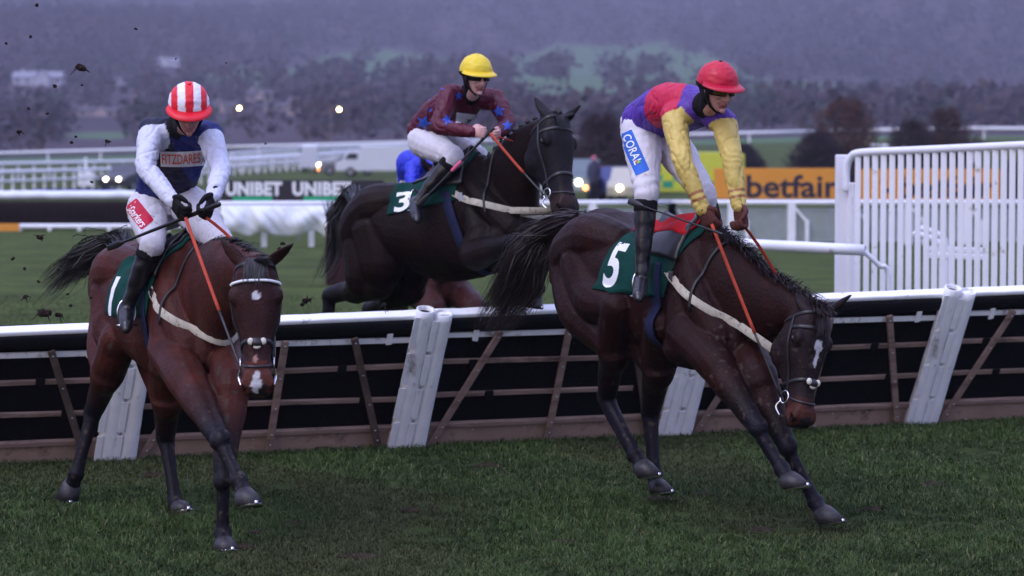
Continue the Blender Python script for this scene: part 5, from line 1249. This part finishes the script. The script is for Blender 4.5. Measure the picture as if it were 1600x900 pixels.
    # ---- boots
    for s_ in (-1, 1):
        k_, a_, t_ = r['kn'][s_], r['ank'][s_], r['toe'][s_]; bo = Sh(); d = (a_ - k_)
        bo.chain([k_ + d * .13, k_ + d * .32, k_ + d * .6, k_ + d * .88, a_], [(.068, .066), (.066, .064), (.056, .054), (.042, .042), (.044, .044)], sub=4)
        fn = (t_ - a_).normalized(); dn = d.normalized()
        bo.chain([a_ + dn * .03 - fn * .045, a_ + dn * .04 + fn * .02, a_ + dn * .035 + fn * .10, a_ + dn * .03 + fn * .17, a_ + dn * .03 + fn * .205], [.036, .043, .043, .040, .026], sub=4)
        bo.blend('boot', M_BOOT, rt, vox=.008, smooth=3, dispfn=lambda co, nm: .004 * noise.noise(co * 20))
        cu = Sh(); cu.chain([k_ + d * .10, k_ + d * .17, k_ + d * .24], [.070, .071, .070], sub=2, n=18, ends=False); cu.build('boot_cuff', M_BLACK, rt, smooth=True)
    # ---- gloves
    if not r.get('bare'):
        for s_ in (-1, 1):
            g = Sh(); hand(g, r['wr'][s_], r['gr'][s_], r['kx'], r['q'][s_], (1, 1, 1), 1.28)
            g.blend('glove', r['mglove'], rt, vox=.0042, smooth=2)
            g = Sh(); W_, E_ = r['wr'][s_], r['el'][s_]; g.chain([W_.lerp(E_, .01), W_, W_.lerp(r['gr'][s_], .22)], [.035, .034, .035], sub=2, ends=False, n=16); g.build('glove_cuff', M_BLACK, rt, smooth=True)
    # ---- helmet: padded skull cap under a silk cover with a peak
    hm = Sh(); NA, NB = 120, 34; vs = []; cs = []; fs = []
    hcn = Hh(-.012, .045, 0)
    def hpt(az, th, g=0):
        # az 0 = forward; th polar angle from the crown
        x, y, z = math.sin(th) * math.cos(az), math.cos(th), math.sin(th) * math.sin(az)
        rad = V((.128 + g, .122 + g, .116 + g)); return hcn + f * x * rad.x + u * y * rad.y + rr * z * rad.z, (x, y, z)
    for i in range(NB + 1):
        for j in range(NA):
            az = 2 * math.pi * j / NA; rim = R(94 + 14 * (1 - math.cos(az)) / 2); th = rim * i / NB
            p, l = hpt(az, th, .003 * noise.noise(V((math.cos(az) * 2.5, i * .3, math.sin(az) * 2.5)) + seed) - (.004 if i > NB - 2 else 0))
            vs.append(p); cs.append(r['hcol'](az, th / rim, l))
    fs = [(i * NA + j, i * NA + (j + 1) % NA, (i + 1) * NA + (j + 1) % NA, (i + 1) * NA + j) for i in range(NB) for j in range(NA)]
    hm.add(vs, fs, cs); ho = hm.build('helmet', M_HELM, rt, smooth=True); md = ho.modifiers.new('t', 'SOLIDIFY'); md.thickness = .008
    pk = Sh(); vs = []
    for j in range(25):
        az = R(-78 + 156 * j / 24); p, l = hpt(az, R(91), .002); ext = .052 * max(0, math.cos(az * 1.13)) ** .7 + .004
        rad = (f * math.cos(az) + rr * math.sin(az)); vs += [p + u * .012, p + rad * ext * .6 - u * .004, p + rad * ext - u * .014 * (ext / .05)]
    pk.add(vs, [(3 * j + a, 3 * j + 3 + a, 3 * j + 4 + a, 3 * j + 1 + a) for j in range(24) for a in (0, 1)], r['pkcol']); po = pk.build('helmet_peak', M_HELM, ho, smooth=True)
    md = po.modifiers.new('t', 'SOLIDIFY'); md.thickness = .005
    bt = Sh(); bt.ball(hpt(0, 0)[0], (.012, .012, .006), r.get('btcol', r['pkcol']), n=10, m=6); bt.build('helmet_button', M_HELM, ho, smooth=True)
    hd = Sh(); hd.ball(Hh(-.042, .022, 0), (.086, .095, .105), X=rr, Y=f, Z=u); hd.chain([Hh(-.035, -.03, 0), Hh(-.035, -.09, 0).lerp(nek, .35), nek], [.074, .062, .074])
    for s_ in (-1, 1): hd.ball(Hh(-.018, -.02, .066 * s_), (.022, .034, .058), X=rr, Y=f, Z=u)
    hd.blend('hood', M_BLACK, rt, vox=.008, smooth=2)
    ln_ = Sh()   # black harness and padding that frames the face
    for s_ in (-1, 1):
        ln_.ribbon([Hh(.03, .05, .086 * s_), Hh(.018, .0, .088 * s_), Hh(.012, -.045, .074 * s_), Hh(.028, -.09, .050 * s_), Hh(.050, -.122, .012 * s_)], .024, side=f, th=.010)
    ln_.build('chin_strap', M_BLACK, rt, smooth=True)
    bd = Sh(); ring = [hcn + f * math.cos(a) * .114 + rr * math.sin(a) * .100 - u * (.010 + .022 * (1 - math.cos(a)) / 2) for a in np.linspace(0, 2 * math.pi, 41)]
    bd.chain(ring, [(.013, .026)] * 41, sub=1, flat=None, ends=False, n=10); bd.build('helmet_lining', M_BLACK, ho, smooth=True)
    # goggles
    gg = Sh(); lens = Sh()
    gy = r.get('goggley', .012)
    arc = [Hh(.020 + .082 * math.cos(a), gy, .088 * math.sin(a)) for a in np.linspace(-1.5, 1.5, 25)]
    nr = [(f * math.cos(a) + rr * math.sin(a)) for a in np.linspace(-1.5, 1.5, 25)]
    gg.ribbon(arc, .052, normals=nr, th=.012); go = gg.build('goggles', M_BLACK, rt, smooth=True)
    for s_ in (-1, 1):
        le = Sh(); a0 = .12 if s_ > 0 else -1.0
        A = [Hh(.028 + .084 * math.cos(a), gy, .088 * math.sin(a)) for a in np.linspace(a0, a0 + .88, 9)]; B = [(f * math.cos(a) + rr * math.sin(a)) for a in np.linspace(a0, a0 + .88, 9)]
        le.ribbon(A, .036, normals=B, th=.008); le.build('lens', r.get('mlens', M_LENS), go, smooth=True)
    return rt, jacket, br

def torso_uv(r):
    pel, nek = r['pel'], r['nek']; ax_ = nek - pel; L_ = ax_.length; ax_ = ax_ / L_; sU = (r['sh'][1] - r['sh'][-1]).normalized(); m = (pel + nek) / 2
    def g(co):
        return (co - pel).dot(ax_) / L_, (co - m).dot(sU)
    return g
def arm_dist(r, co, s_):
    """fraction along the arm and distance from it"""
    best = (9, 0)
    for a, b, o in ((r['sh'][s_], r['el'][s_], 0), (r['el'][s_], r['wr'][s_], 1)):
        d = b - a; t = max(0, min(1, (co - a).dot(d) / d.length_squared)); q = (co - a - d * t).length
        if q < best[0]: best = (q, o + t)
    return best
WHITE = (.60, .62, .74); NAVY = (.012, .015, .065); REDC = (.60, .010, .022)
# --- left rider
h = h1
R1 = dict(seed=1, label='jockey in navy and white silks and red-white striped cap on the bay horse',
    pel=P(254, 308, 16.0), che=P(268, 242, 15.72), nek=P(282, 194, 15.50), sh={1: P(236, 204, 15.56), -1: P(328, 210, 15.42)}, el={1: P(228, 262, 15.25), -1: P(345, 266, 15.2)},
    wr={1: P(268, 312, 15.02), -1: P(334, 304, 14.98)}, gr={1: P(290, 342, 14.90), -1: P(322, 342, 14.88)}, kx=(0, -.3, 1), q={1: (1, .1, -.2), -1: (-1, .1, -.2)},
    hip={1: P(230, 325, 15.98), -1: P(296, 322, 15.90)}, kn={1: P(238, 380, 15.48), -1: P(348, 384, 15.25)}, ank={1: P(201, 474, 15.55), -1: h1.L(-.22, -.40, -.55)},
    toe={1: P(200, 508, 15.38), -1: h1.L(-.05, -.40, -.63)}, look=(.13, -.86, -.47), hc=P(295, 174, 15.20), coltorso=NAVY, colarm=WHITE, mjacket=M_SILKD, mbreech=M_BREECH, mglove=M_BLACK,
    hcol=lambda az, t, l: ((.74, .012, .03) if (abs(l[2]) < .20 or .56 < abs(l[2]) < .86 or t > .96) and not (l[0] < -.2 and False) else (.78, .77, .84)), pkcol=(.72, .012, .03), skin=(.34, .15, .12))
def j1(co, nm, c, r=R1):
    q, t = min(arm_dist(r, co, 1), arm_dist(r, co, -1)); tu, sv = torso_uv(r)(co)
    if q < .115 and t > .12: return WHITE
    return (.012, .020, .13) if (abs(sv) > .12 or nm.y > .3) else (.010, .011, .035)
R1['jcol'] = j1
# --- middle rider
R2 = dict(seed=2, label='jockey in maroon silks with blue stars and a yellow cap on the black horse',
    pel=P(664, 204, 19.95), che=P(708, 180, 19.60), nek=P(735, 147, 19.42), sh={1: P(702, 148, 19.36), -1: P(776, 156, 19.55)}, el={1: P(685, 197, 19.20), -1: P(794, 192, 19.35)},
    wr={1: P(735, 206, 19.02), -1: P(780, 208, 19.2)}, gr={1: P(764, 207, 18.93), -1: P(776, 214, 19.05)}, kx=(.1, -.1, 1), q={1: (-.3, .95, 0), -1: (-.4, -.9, 0)}, bare=True,
    hip={1: P(662, 220, 19.80), -1: P(676, 212, 20.08)}, kn={1: P(710, 246, 19.40), -1: P(748, 244, 19.75)}, ank={1: P(654, 314, 19.42), -1: h2.L(-.25, -.38, -.35)},
    toe={1: P(656, 336, 19.28), -1: h2.L(-.1, -.40, -.45)}, look=(.42, -.86, -.16), hc=P(744, 121, 19.22), coltorso=(.085, .006, .022), colarm=(.085, .006, .022), mjacket=M_SILK, mbreech=M_BREECHC,
    mglove=M_BLACK, hcol=lambda az, t, l: (.80, .60, .03), pkcol=(.80, .58, .03), skin=(.62, .36, .34), hump=.05)
# --- right rider
R3 = dict(seed=3, label='jockey in red, purple and yellow silks and a red cap, standing in the stirrups',
    pel=P(1008, 192, 16.22), che=P(1058, 174, 15.86), nek=P(1104, 164, 15.52), sh={1: P(1052, 180, 15.62), -1: P(1132, 192, 15.52)}, el={1: P(1066, 250, 15.42), -1: P(1144, 248, 15.38)},
    wr={1: P(1096, 322, 15.38), -1: P(1154, 318, 15.32)}, gr={1: P(1112, 352, 15.36), -1: P(1159, 350, 15.30)}, kx=(.2, -.2, 1), q={1: (.9, .2, 0), -1: (-.9, .2, 0)},
    hip={1: P(1002, 206, 16.12), -1: P(1040, 212, 16.25)}, kn={1: P(1010, 300, 15.80), -1: P(1098, 300, 15.85)}, ank={1: P(1003, 428, 15.75), -1: h3.L(-.15, -.38, -.50)},
    toe={1: P(999, 455, 15.60), -1: h3.L(0, -.40, -.58)}, look=(.46, -.80, -.24), hc=P(1121, 141, 15.35), coltorso=(.55, .012, .05), colarm=(.62, .47, .13), mjacket=M_SILK, mbreech=M_BREECHC,
    mglove=M_GLOVEB, hcol=lambda az, t, l: (.52, .007, .035), pkcol=(.50, .007, .035), btcol=(.01, .01, .01), skin=(.48, .24, .20), mlens=M_LENSA, hump=.03)
def j3(co, nm, c, r=R3):
    q, t = min(arm_dist(r, co, 1), arm_dist(r, co, -1)); tu, sv = torso_uv(r)(co)
    if q < .11 and t > .06:
        return (.36, .16, .07) if (1.70 < t < 1.76 or 1.84 < t < 1.90) else (.62, .47, .13)
    if tu < .42: return (.085, .028, .33)
    return (.52, .007, .055) if sv > -.09 else (.085, .028, .30)
R3['jcol'] = j3
# --- hidden rider in blue
R4 = dict(seed=4, label='jockey in royal blue silks bent low behind the maroon-clad rider',
    pel=P(648, 276, 24.4), che=P(652, 262, 24.1), nek=P(668, 254, 23.8), sh={1: P(645, 264, 23.8), -1: P(690, 264, 23.8)}, el={1: P(645, 300, 23.6), -1: P(702, 300, 23.6)},
    wr={1: P(668, 312, 23.4), -1: P(695, 312, 23.4)}, gr={1: P(676, 316, 23.35), -1: P(690, 316, 23.35)}, kx=(0, -.3, 1), q={1: (1, .1, -.2), -1: (-1, .1, -.2)},
    hip={1: P(644, 290, 24.3), -1: P(672, 290, 24.3)}, kn={1: P(648, 340, 23.9), -1: P(700, 340, 23.9)}, ank={1: P(640, 405, 24.0), -1: P(712, 405, 24.0)},
    toe={1: P(642, 425, 23.8), -1: P(712, 425, 23.8)}, look=(.1, -.84, -.50), hc=P(686, 248, 23.6), coltorso=(.02, .035, .55), colarm=(.02, .035, .55), mjacket=M_SILK, mbreech=M_BREECH, mglove=M_BLACK,
    hcol=lambda az, t, l: (.02, .035, .5), pkcol=(.02, .035, .5))
def T(x, y, z): return V((x, y, z))
for r in (R1, R2, R3, R4):
    for k_ in ('sh', 'el', 'wr', 'hip', 'kn', 'ank'):
        pass
    r['obj'], r['jk'], r['br'] = build_rider(r)
# bystanders beside the vehicles
def bystander(px, D, h_, coat, hat, label):
    x = gx(px, D); z = tz(x, D); rt = root('person', (x, D, z), label, 'bystander', 'bystanders by the vehicles'); q = Sh(); k_ = h_ / 1.75; sk = (.4, .22, .18)
    q.chain([(x, D, z + 1.62 * k_), (x, D, z + 1.45 * k_), (x, D, z + 1.2 * k_), (x, D, z + .95 * k_)], [.06, (.10), (.17), .15], sk, n=10); q.ball((x, D, z + 1.63 * k_), (.085, .10, .12), sk, n=12)
    for s_ in (-1, 1):
        q.chain([(x + .09 * s_, D, z + .95 * k_), (x + .1 * s_, D, z + .5 * k_), (x + .1 * s_, D, z + .06)], [.09, .06, .045], sk, n=8); q.chain([(x + .17 * s_, D, z + 1.4 * k_), (x + .23 * s_, D, z + 1.1 * k_), (x + .2 * s_, D - .12, z + .85 * k_)], [.055, .045, .035], sk, n=8)
        q.chain([(x + .1 * s_, D, z + .05), (x + .1 * s_, D - .16, z + .04)], [.045, .035], sk, n=8)
    q.blend('body', M_SKIN, rt, vox=.03, smooth=1)
    q = Sh(); q.chain([(x, D, z + 1.48 * k_), (x, D, z + 1.2 * k_), (x, D, z + .8 * k_)], [.15, .21, .20], coat, n=12)
    for s_ in (-1, 1): q.chain([(x + .17 * s_, D, z + 1.42 * k_), (x + .25 * s_, D, z + 1.1 * k_), (x + .22 * s_, D - .12, z + .86 * k_)], [.08, .07, .055], coat, n=8)
    q.blend('coat', mat('outdoor_coat', attr=True, rough=.8, var=.1), rt, vox=.03, smooth=1)
    q = Sh()
    for s_ in (-1, 1): q.chain([(x + .09 * s_, D, z + .9 * k_), (x + .1 * s_, D, z + .1)], [.11, .075], (.02, .02, .025), n=8)
    q.blend('trousers', mat('dark_trousers', (.02, .02, .028), .8), rt, vox=.03, smooth=1)
    q = Sh(); q.ball((x, D, z + 1.70 * k_), (.11, .12, .09), hat, n=12, m=8); q.build('hat', mat('woollen_hat', attr=True, rough=.9), rt, smooth=True)
bystander(928, 113, 1.9, (.05, .05, .09), (.55, .16, .26), 'bystander in a dark coat and pink hat beside the pickup')
bystander(938, 117, 1.6, (.14, .03, .04), (.03, .03, .05), 'bystander in a dark red coat beside the blue car')
# ================================================================== lettering and marks on the riders
CAM = V((0, 0, CAMZ))
M_ORT = mat('orange_print', (.72, .13, .05), .6); M_REDP = mat('red_patch', (.50, .008, .04), .6, var=.1); M_BLUP = mat('blue_patch', (.03, .13, .55), .6, var=.1); M_WP = mat('white_patch', (.72, .70, .74), .6, var=.05, dirt=(.35, .25, .22), dirt_amt=.05, dscale=30)
jb1, bb1 = bvh_of(R1['jk']), bvh_of(R1['br']); jb2 = bvh_of(R2['jk']); bb3 = bvh_of(R3['br'])
def dec(name, shp, px, py, D, Xd, Yd, bv, m, par, off=.003, ray=None, maxseg=.012):
    c = P(px, py, D); return decal(name, shp, c, Xd, Yd, ray or (c - CAM), bv, m, par, off, maxseg)
def bend(shp, k_): return ([(x, y - k_ * x * x) for x, y in shp[0]], shp[1])
def gridrect(w_, h_, n_=12): 
    vs = [(-w_/2 + w_ * i / n_, h_/2 * s_) for i in range(n_ + 1) for s_ in (-1, 1)]; return (vs, [(2*i, 2*i+2, 2*i+3, 2*i+1) for i in range(n_)])
b_ = dec('chest_band', bend(gridrect(.262, .088), -.35), 286, 249, 15.4, (1, 0, .03), (0, 0, 1), jb1, M_WP, R1['jk'], .007)
b_ = dec('chest_lettering', bend(text2d('FITZDARES', .225, .058, .012), -.35), 283, 249, 15.4, (1, 0, .03), (0, 0, 1), jb1, M_ORT, R1['jk'], .011)
ang = R(-52); Xd = V((math.cos(ang), 0, math.sin(ang))); Yd = V((-math.sin(ang), 0, math.cos(ang)))
pt = dec('thigh_patch', rect2d(.165, .095, .012), 217, 334, 15.6, Xd, Yd, bb1, M_REDP, R1['br'], .004)
dec('thigh_lettering', text2d('Starkers', .135, .050, .01, .95, .3), 214, 338, 15.6, Xd, Yd, bb1, M_WHITE, R1['br'], .007)
ang = R(-66); Xd = V((math.cos(ang), 0, math.sin(ang))); Yd = V((-math.sin(ang), 0, math.cos(ang)))
dec('thigh_patch', rect2d(.26, .088, .004), 990, 238, 15.9, Xd, Yd, bb3, M_BLUP, R3['br'], .004)
dec('thigh_lettering', text2d('CORAL', .185, .052, .012, 1.05), 988, 233, 15.9, Xd, Yd, bb3, M_WHITE, R3['br'], .007)
dec('thigh_emblem', rect2d(.022, .018, .008), 996, 253, 15.9, Xd, Yd, bb3, mat('emblem_red', (.6, .08, .03), .6), R3['br'], .007)
dec('thigh_emblem', rect2d(.012, .022, .005), 998, 253, 15.9, Xd, Yd, bb3, mat('emblem_green', (.15, .5, .1), .6), R3['br'], .008)
for (px, py, r_, a) in ((707, 119, .055, 10), (683, 134, .060, 25), (661, 152, .062, 35), (662, 192, .062, 50), (779, 174, .050, 10), (793, 196, .045, 0), (699, 187, .045, 20), (717, 150, .035, 0), (672, 172, .02, 0)):
    a = R(a); dec('star', star2d(r_), px, py, 19.4, (math.cos(a), 0, math.sin(a)), (-math.sin(a), 0, math.cos(a)), jb2, M_STAR, R2['jk'], .004)
dec('chest_patch', rect2d(.20, .072), 734, 186, 19.4, (1, 0, -.12), (0, 0, 1), jb2, M_WP, R2['jk'], .007)
dec('chest_panel', rect2d(.13, .042), 744, 192, 19.4, (1, 0, -.12), (0, 0, 1), jb2, M_DKT, R2['jk'], .011)
dec('chest_lettering', text2d('WIN', .075, .026, .01), 748, 192, 19.4, (1, 0, -.12), (0, 0, 1), jb2, M_WHITE, R2['jk'], .014)
# ---- whips
def whip(label, A, B, flap=True, band=None, r_=.0085):
    rt = root('whip', tuple(A), label, 'whip', 'whips'); q = Sh(); d = (B - A); q.chain([A - d * .12, A, A.lerp(B, .3), A.lerp(B, .85)], [r_ * 1.4, r_ * 1.3, r_, r_ * .7], n=10, sub=4); q.build('shaft', M_WHIP, rt, smooth=True)
    q = Sh(); q.chain([A.lerp(B, .83), A.lerp(B, .9), B], [(.006, .010), (.006, .020), (.004, .017)], n=8, sub=3, flat=V((0, 1, 0))); q.build('flap', M_LEATH, rt, smooth=True)
    if band: q = Sh(); q.chain([A.lerp(B, band), A.lerp(B, band + .12)], [r_ * 1.6] * 2, n=10, sub=1); q.build('grip_band', mat('pink_tape', (.7, .12, .25), .6), rt, smooth=True)
whip('long black whip held across the thigh of the left jockey', P(322, 327, 14.88), P(168, 388, 15.5), r_=.011)
whip('black whip with a pink band held by the jockey in maroon', P(758, 214, 18.98), P(652, 322, 19.1), band=.36)
whip('black whip behind the boot of the jockey in red and purple', P(1112, 360, 15.2), P(982, 314, 15.62), r_=.0055)
# ---- clods of turf and mud thrown up
M_MUD = mat('mud', (.022, .014, .012), .95, var=.4, vscale=60, bump=.5, bscale=90)
clods = [(125, 105, 15.2, .030), (70, 487, 15.0, .035), (92, 492, 15.0, .018), (40, 464, 16, .016), (105, 460, 16, .010), (62, 370, 15.5, .018), (30, 206, 15.5, .014), (112, 222, 15.5, .012), (168, 221, 15.4, .014), (85, 135, 15, .013), (57, 8, 15, .012), (48, 57, 15, .010),
         (212, 45, 15, .009), (353, 98, 15, .006), (275, 92, 15, .006), (10, 68, 15, .008), (442, 380, 14.8, .013), (436, 388, 14.8, .010), (415, 225, 15, .007), (480, 470, 15.2, .020), (472, 476, 15.2, .012), (45, 170, 15, .009), (74, 178, 15, .008), (143, 284, 15, .009), (128, 133, 15, .007),
         (405, 455, 14.2, .006), (38, 420, 15.6, .010), (142, 465, 15.2, .008), (20, 404, 15.8, .012), (60, 440, 15.4, .010), (110, 478, 15.2, .010), (600, 478, 17, .02), (118, 214, 15.2, .008)]
for i, (px, py, D, r_) in enumerate(clods):
    p = P(px, py, D); q = Sh(); q.ball(p, (r_, r_ * .8, r_ * .75), n=9, m=7); sd_ = V((i * 7.7, 0, 0)); q.v = [tuple(V(v) + (V(v) - p) * (noise.noise((V(v) - p) * (.9 / r_) + sd_) * .9)) for v in q.v]
    if r_ >= .014:
        rr = random.Random(i)
        for _ in range(5):
            d = V((rr.uniform(-1, 1), rr.uniform(-1, 1), rr.uniform(-.8, .5))).normalized(); q.chain([p, p + d * r_ * 1.4, p + d * r_ * 2.2 + V((0, 0, -r_ * .4))], [.004, .003, .0015], n=4, sub=1, ends=False)
    o = q.build('turf_clod', M_MUD, None, loc=p); tag(o, 'dark clod of muddy turf thrown into the air by the hooves', 'turf clod', 'flying clods of turf')

# ---- divots torn out of the turf
M_SOIL = mat('torn_soil', (.030, .020, .013), .95, var=.5, vscale=30, bump=1.0, bscale=50)
rr = random.Random(12)
spots = [(505, 704), (470, 690), (375, 858), (455, 822), (395, 835), (1190, 832), (1095, 775), (1032, 782), (760, 730), (280, 806), (880, 850), (1460, 760), (640, 800), (240, 745), (1360, 800), (560, 872), (960, 700)]
for (px, py) in spots:
    yv = math.cos(PITCH) + (-(py - 450) / FPX) * math.sin(PITCH); zv = -math.sin(PITCH) + (-(py - 450) / FPX) * math.cos(PITCH); t = CAMZ / -zv; p = V(((px - 800) / FPX * t, yv * t, 0))
    q = Sh(); r_ = rr.uniform(.06, .13); q.ball(p, (r_, r_ * .75, .022), n=14, m=8); sd_ = V((px * .1, 0, 0)); q.v = [tuple(V(v) + V((1, 1, .35)) * noise.noise(V(v) * 14 + sd_) * .035 + V((0, 0, abs(noise.noise(V(v) * 30)) * .015))) for v in q.v]
    o = q.build('divot', M_SOIL, None, loc=p, smooth=True); tag(o, 'small patch of bare dark soil torn out of the turf', 'divot', 'divots in the turf')
# ---- evening haze over the whole valley
q = Sh(); q.bx(-2400, 2400, -40, 3400, -45, 420); hz = q.build('haze', None, None); tag(hz, kind='stuff')
m = bpy.data.materials.new('haze'); m.use_nodes = True; N = m.node_tree.nodes; N.clear(); o = N.new('ShaderNodeOutputMaterial'); pv = N.new('ShaderNodeVolumePrincipled')
pv.inputs['Color'].default_value = (.66, .66, .86, 1); pv.inputs['Density'].default_value = .00032; pv.inputs['Anisotropy'].default_value = .2
m.node_tree.links.new(pv.outputs[0], o.inputs['Volume']); hz.data.materials.append(m)
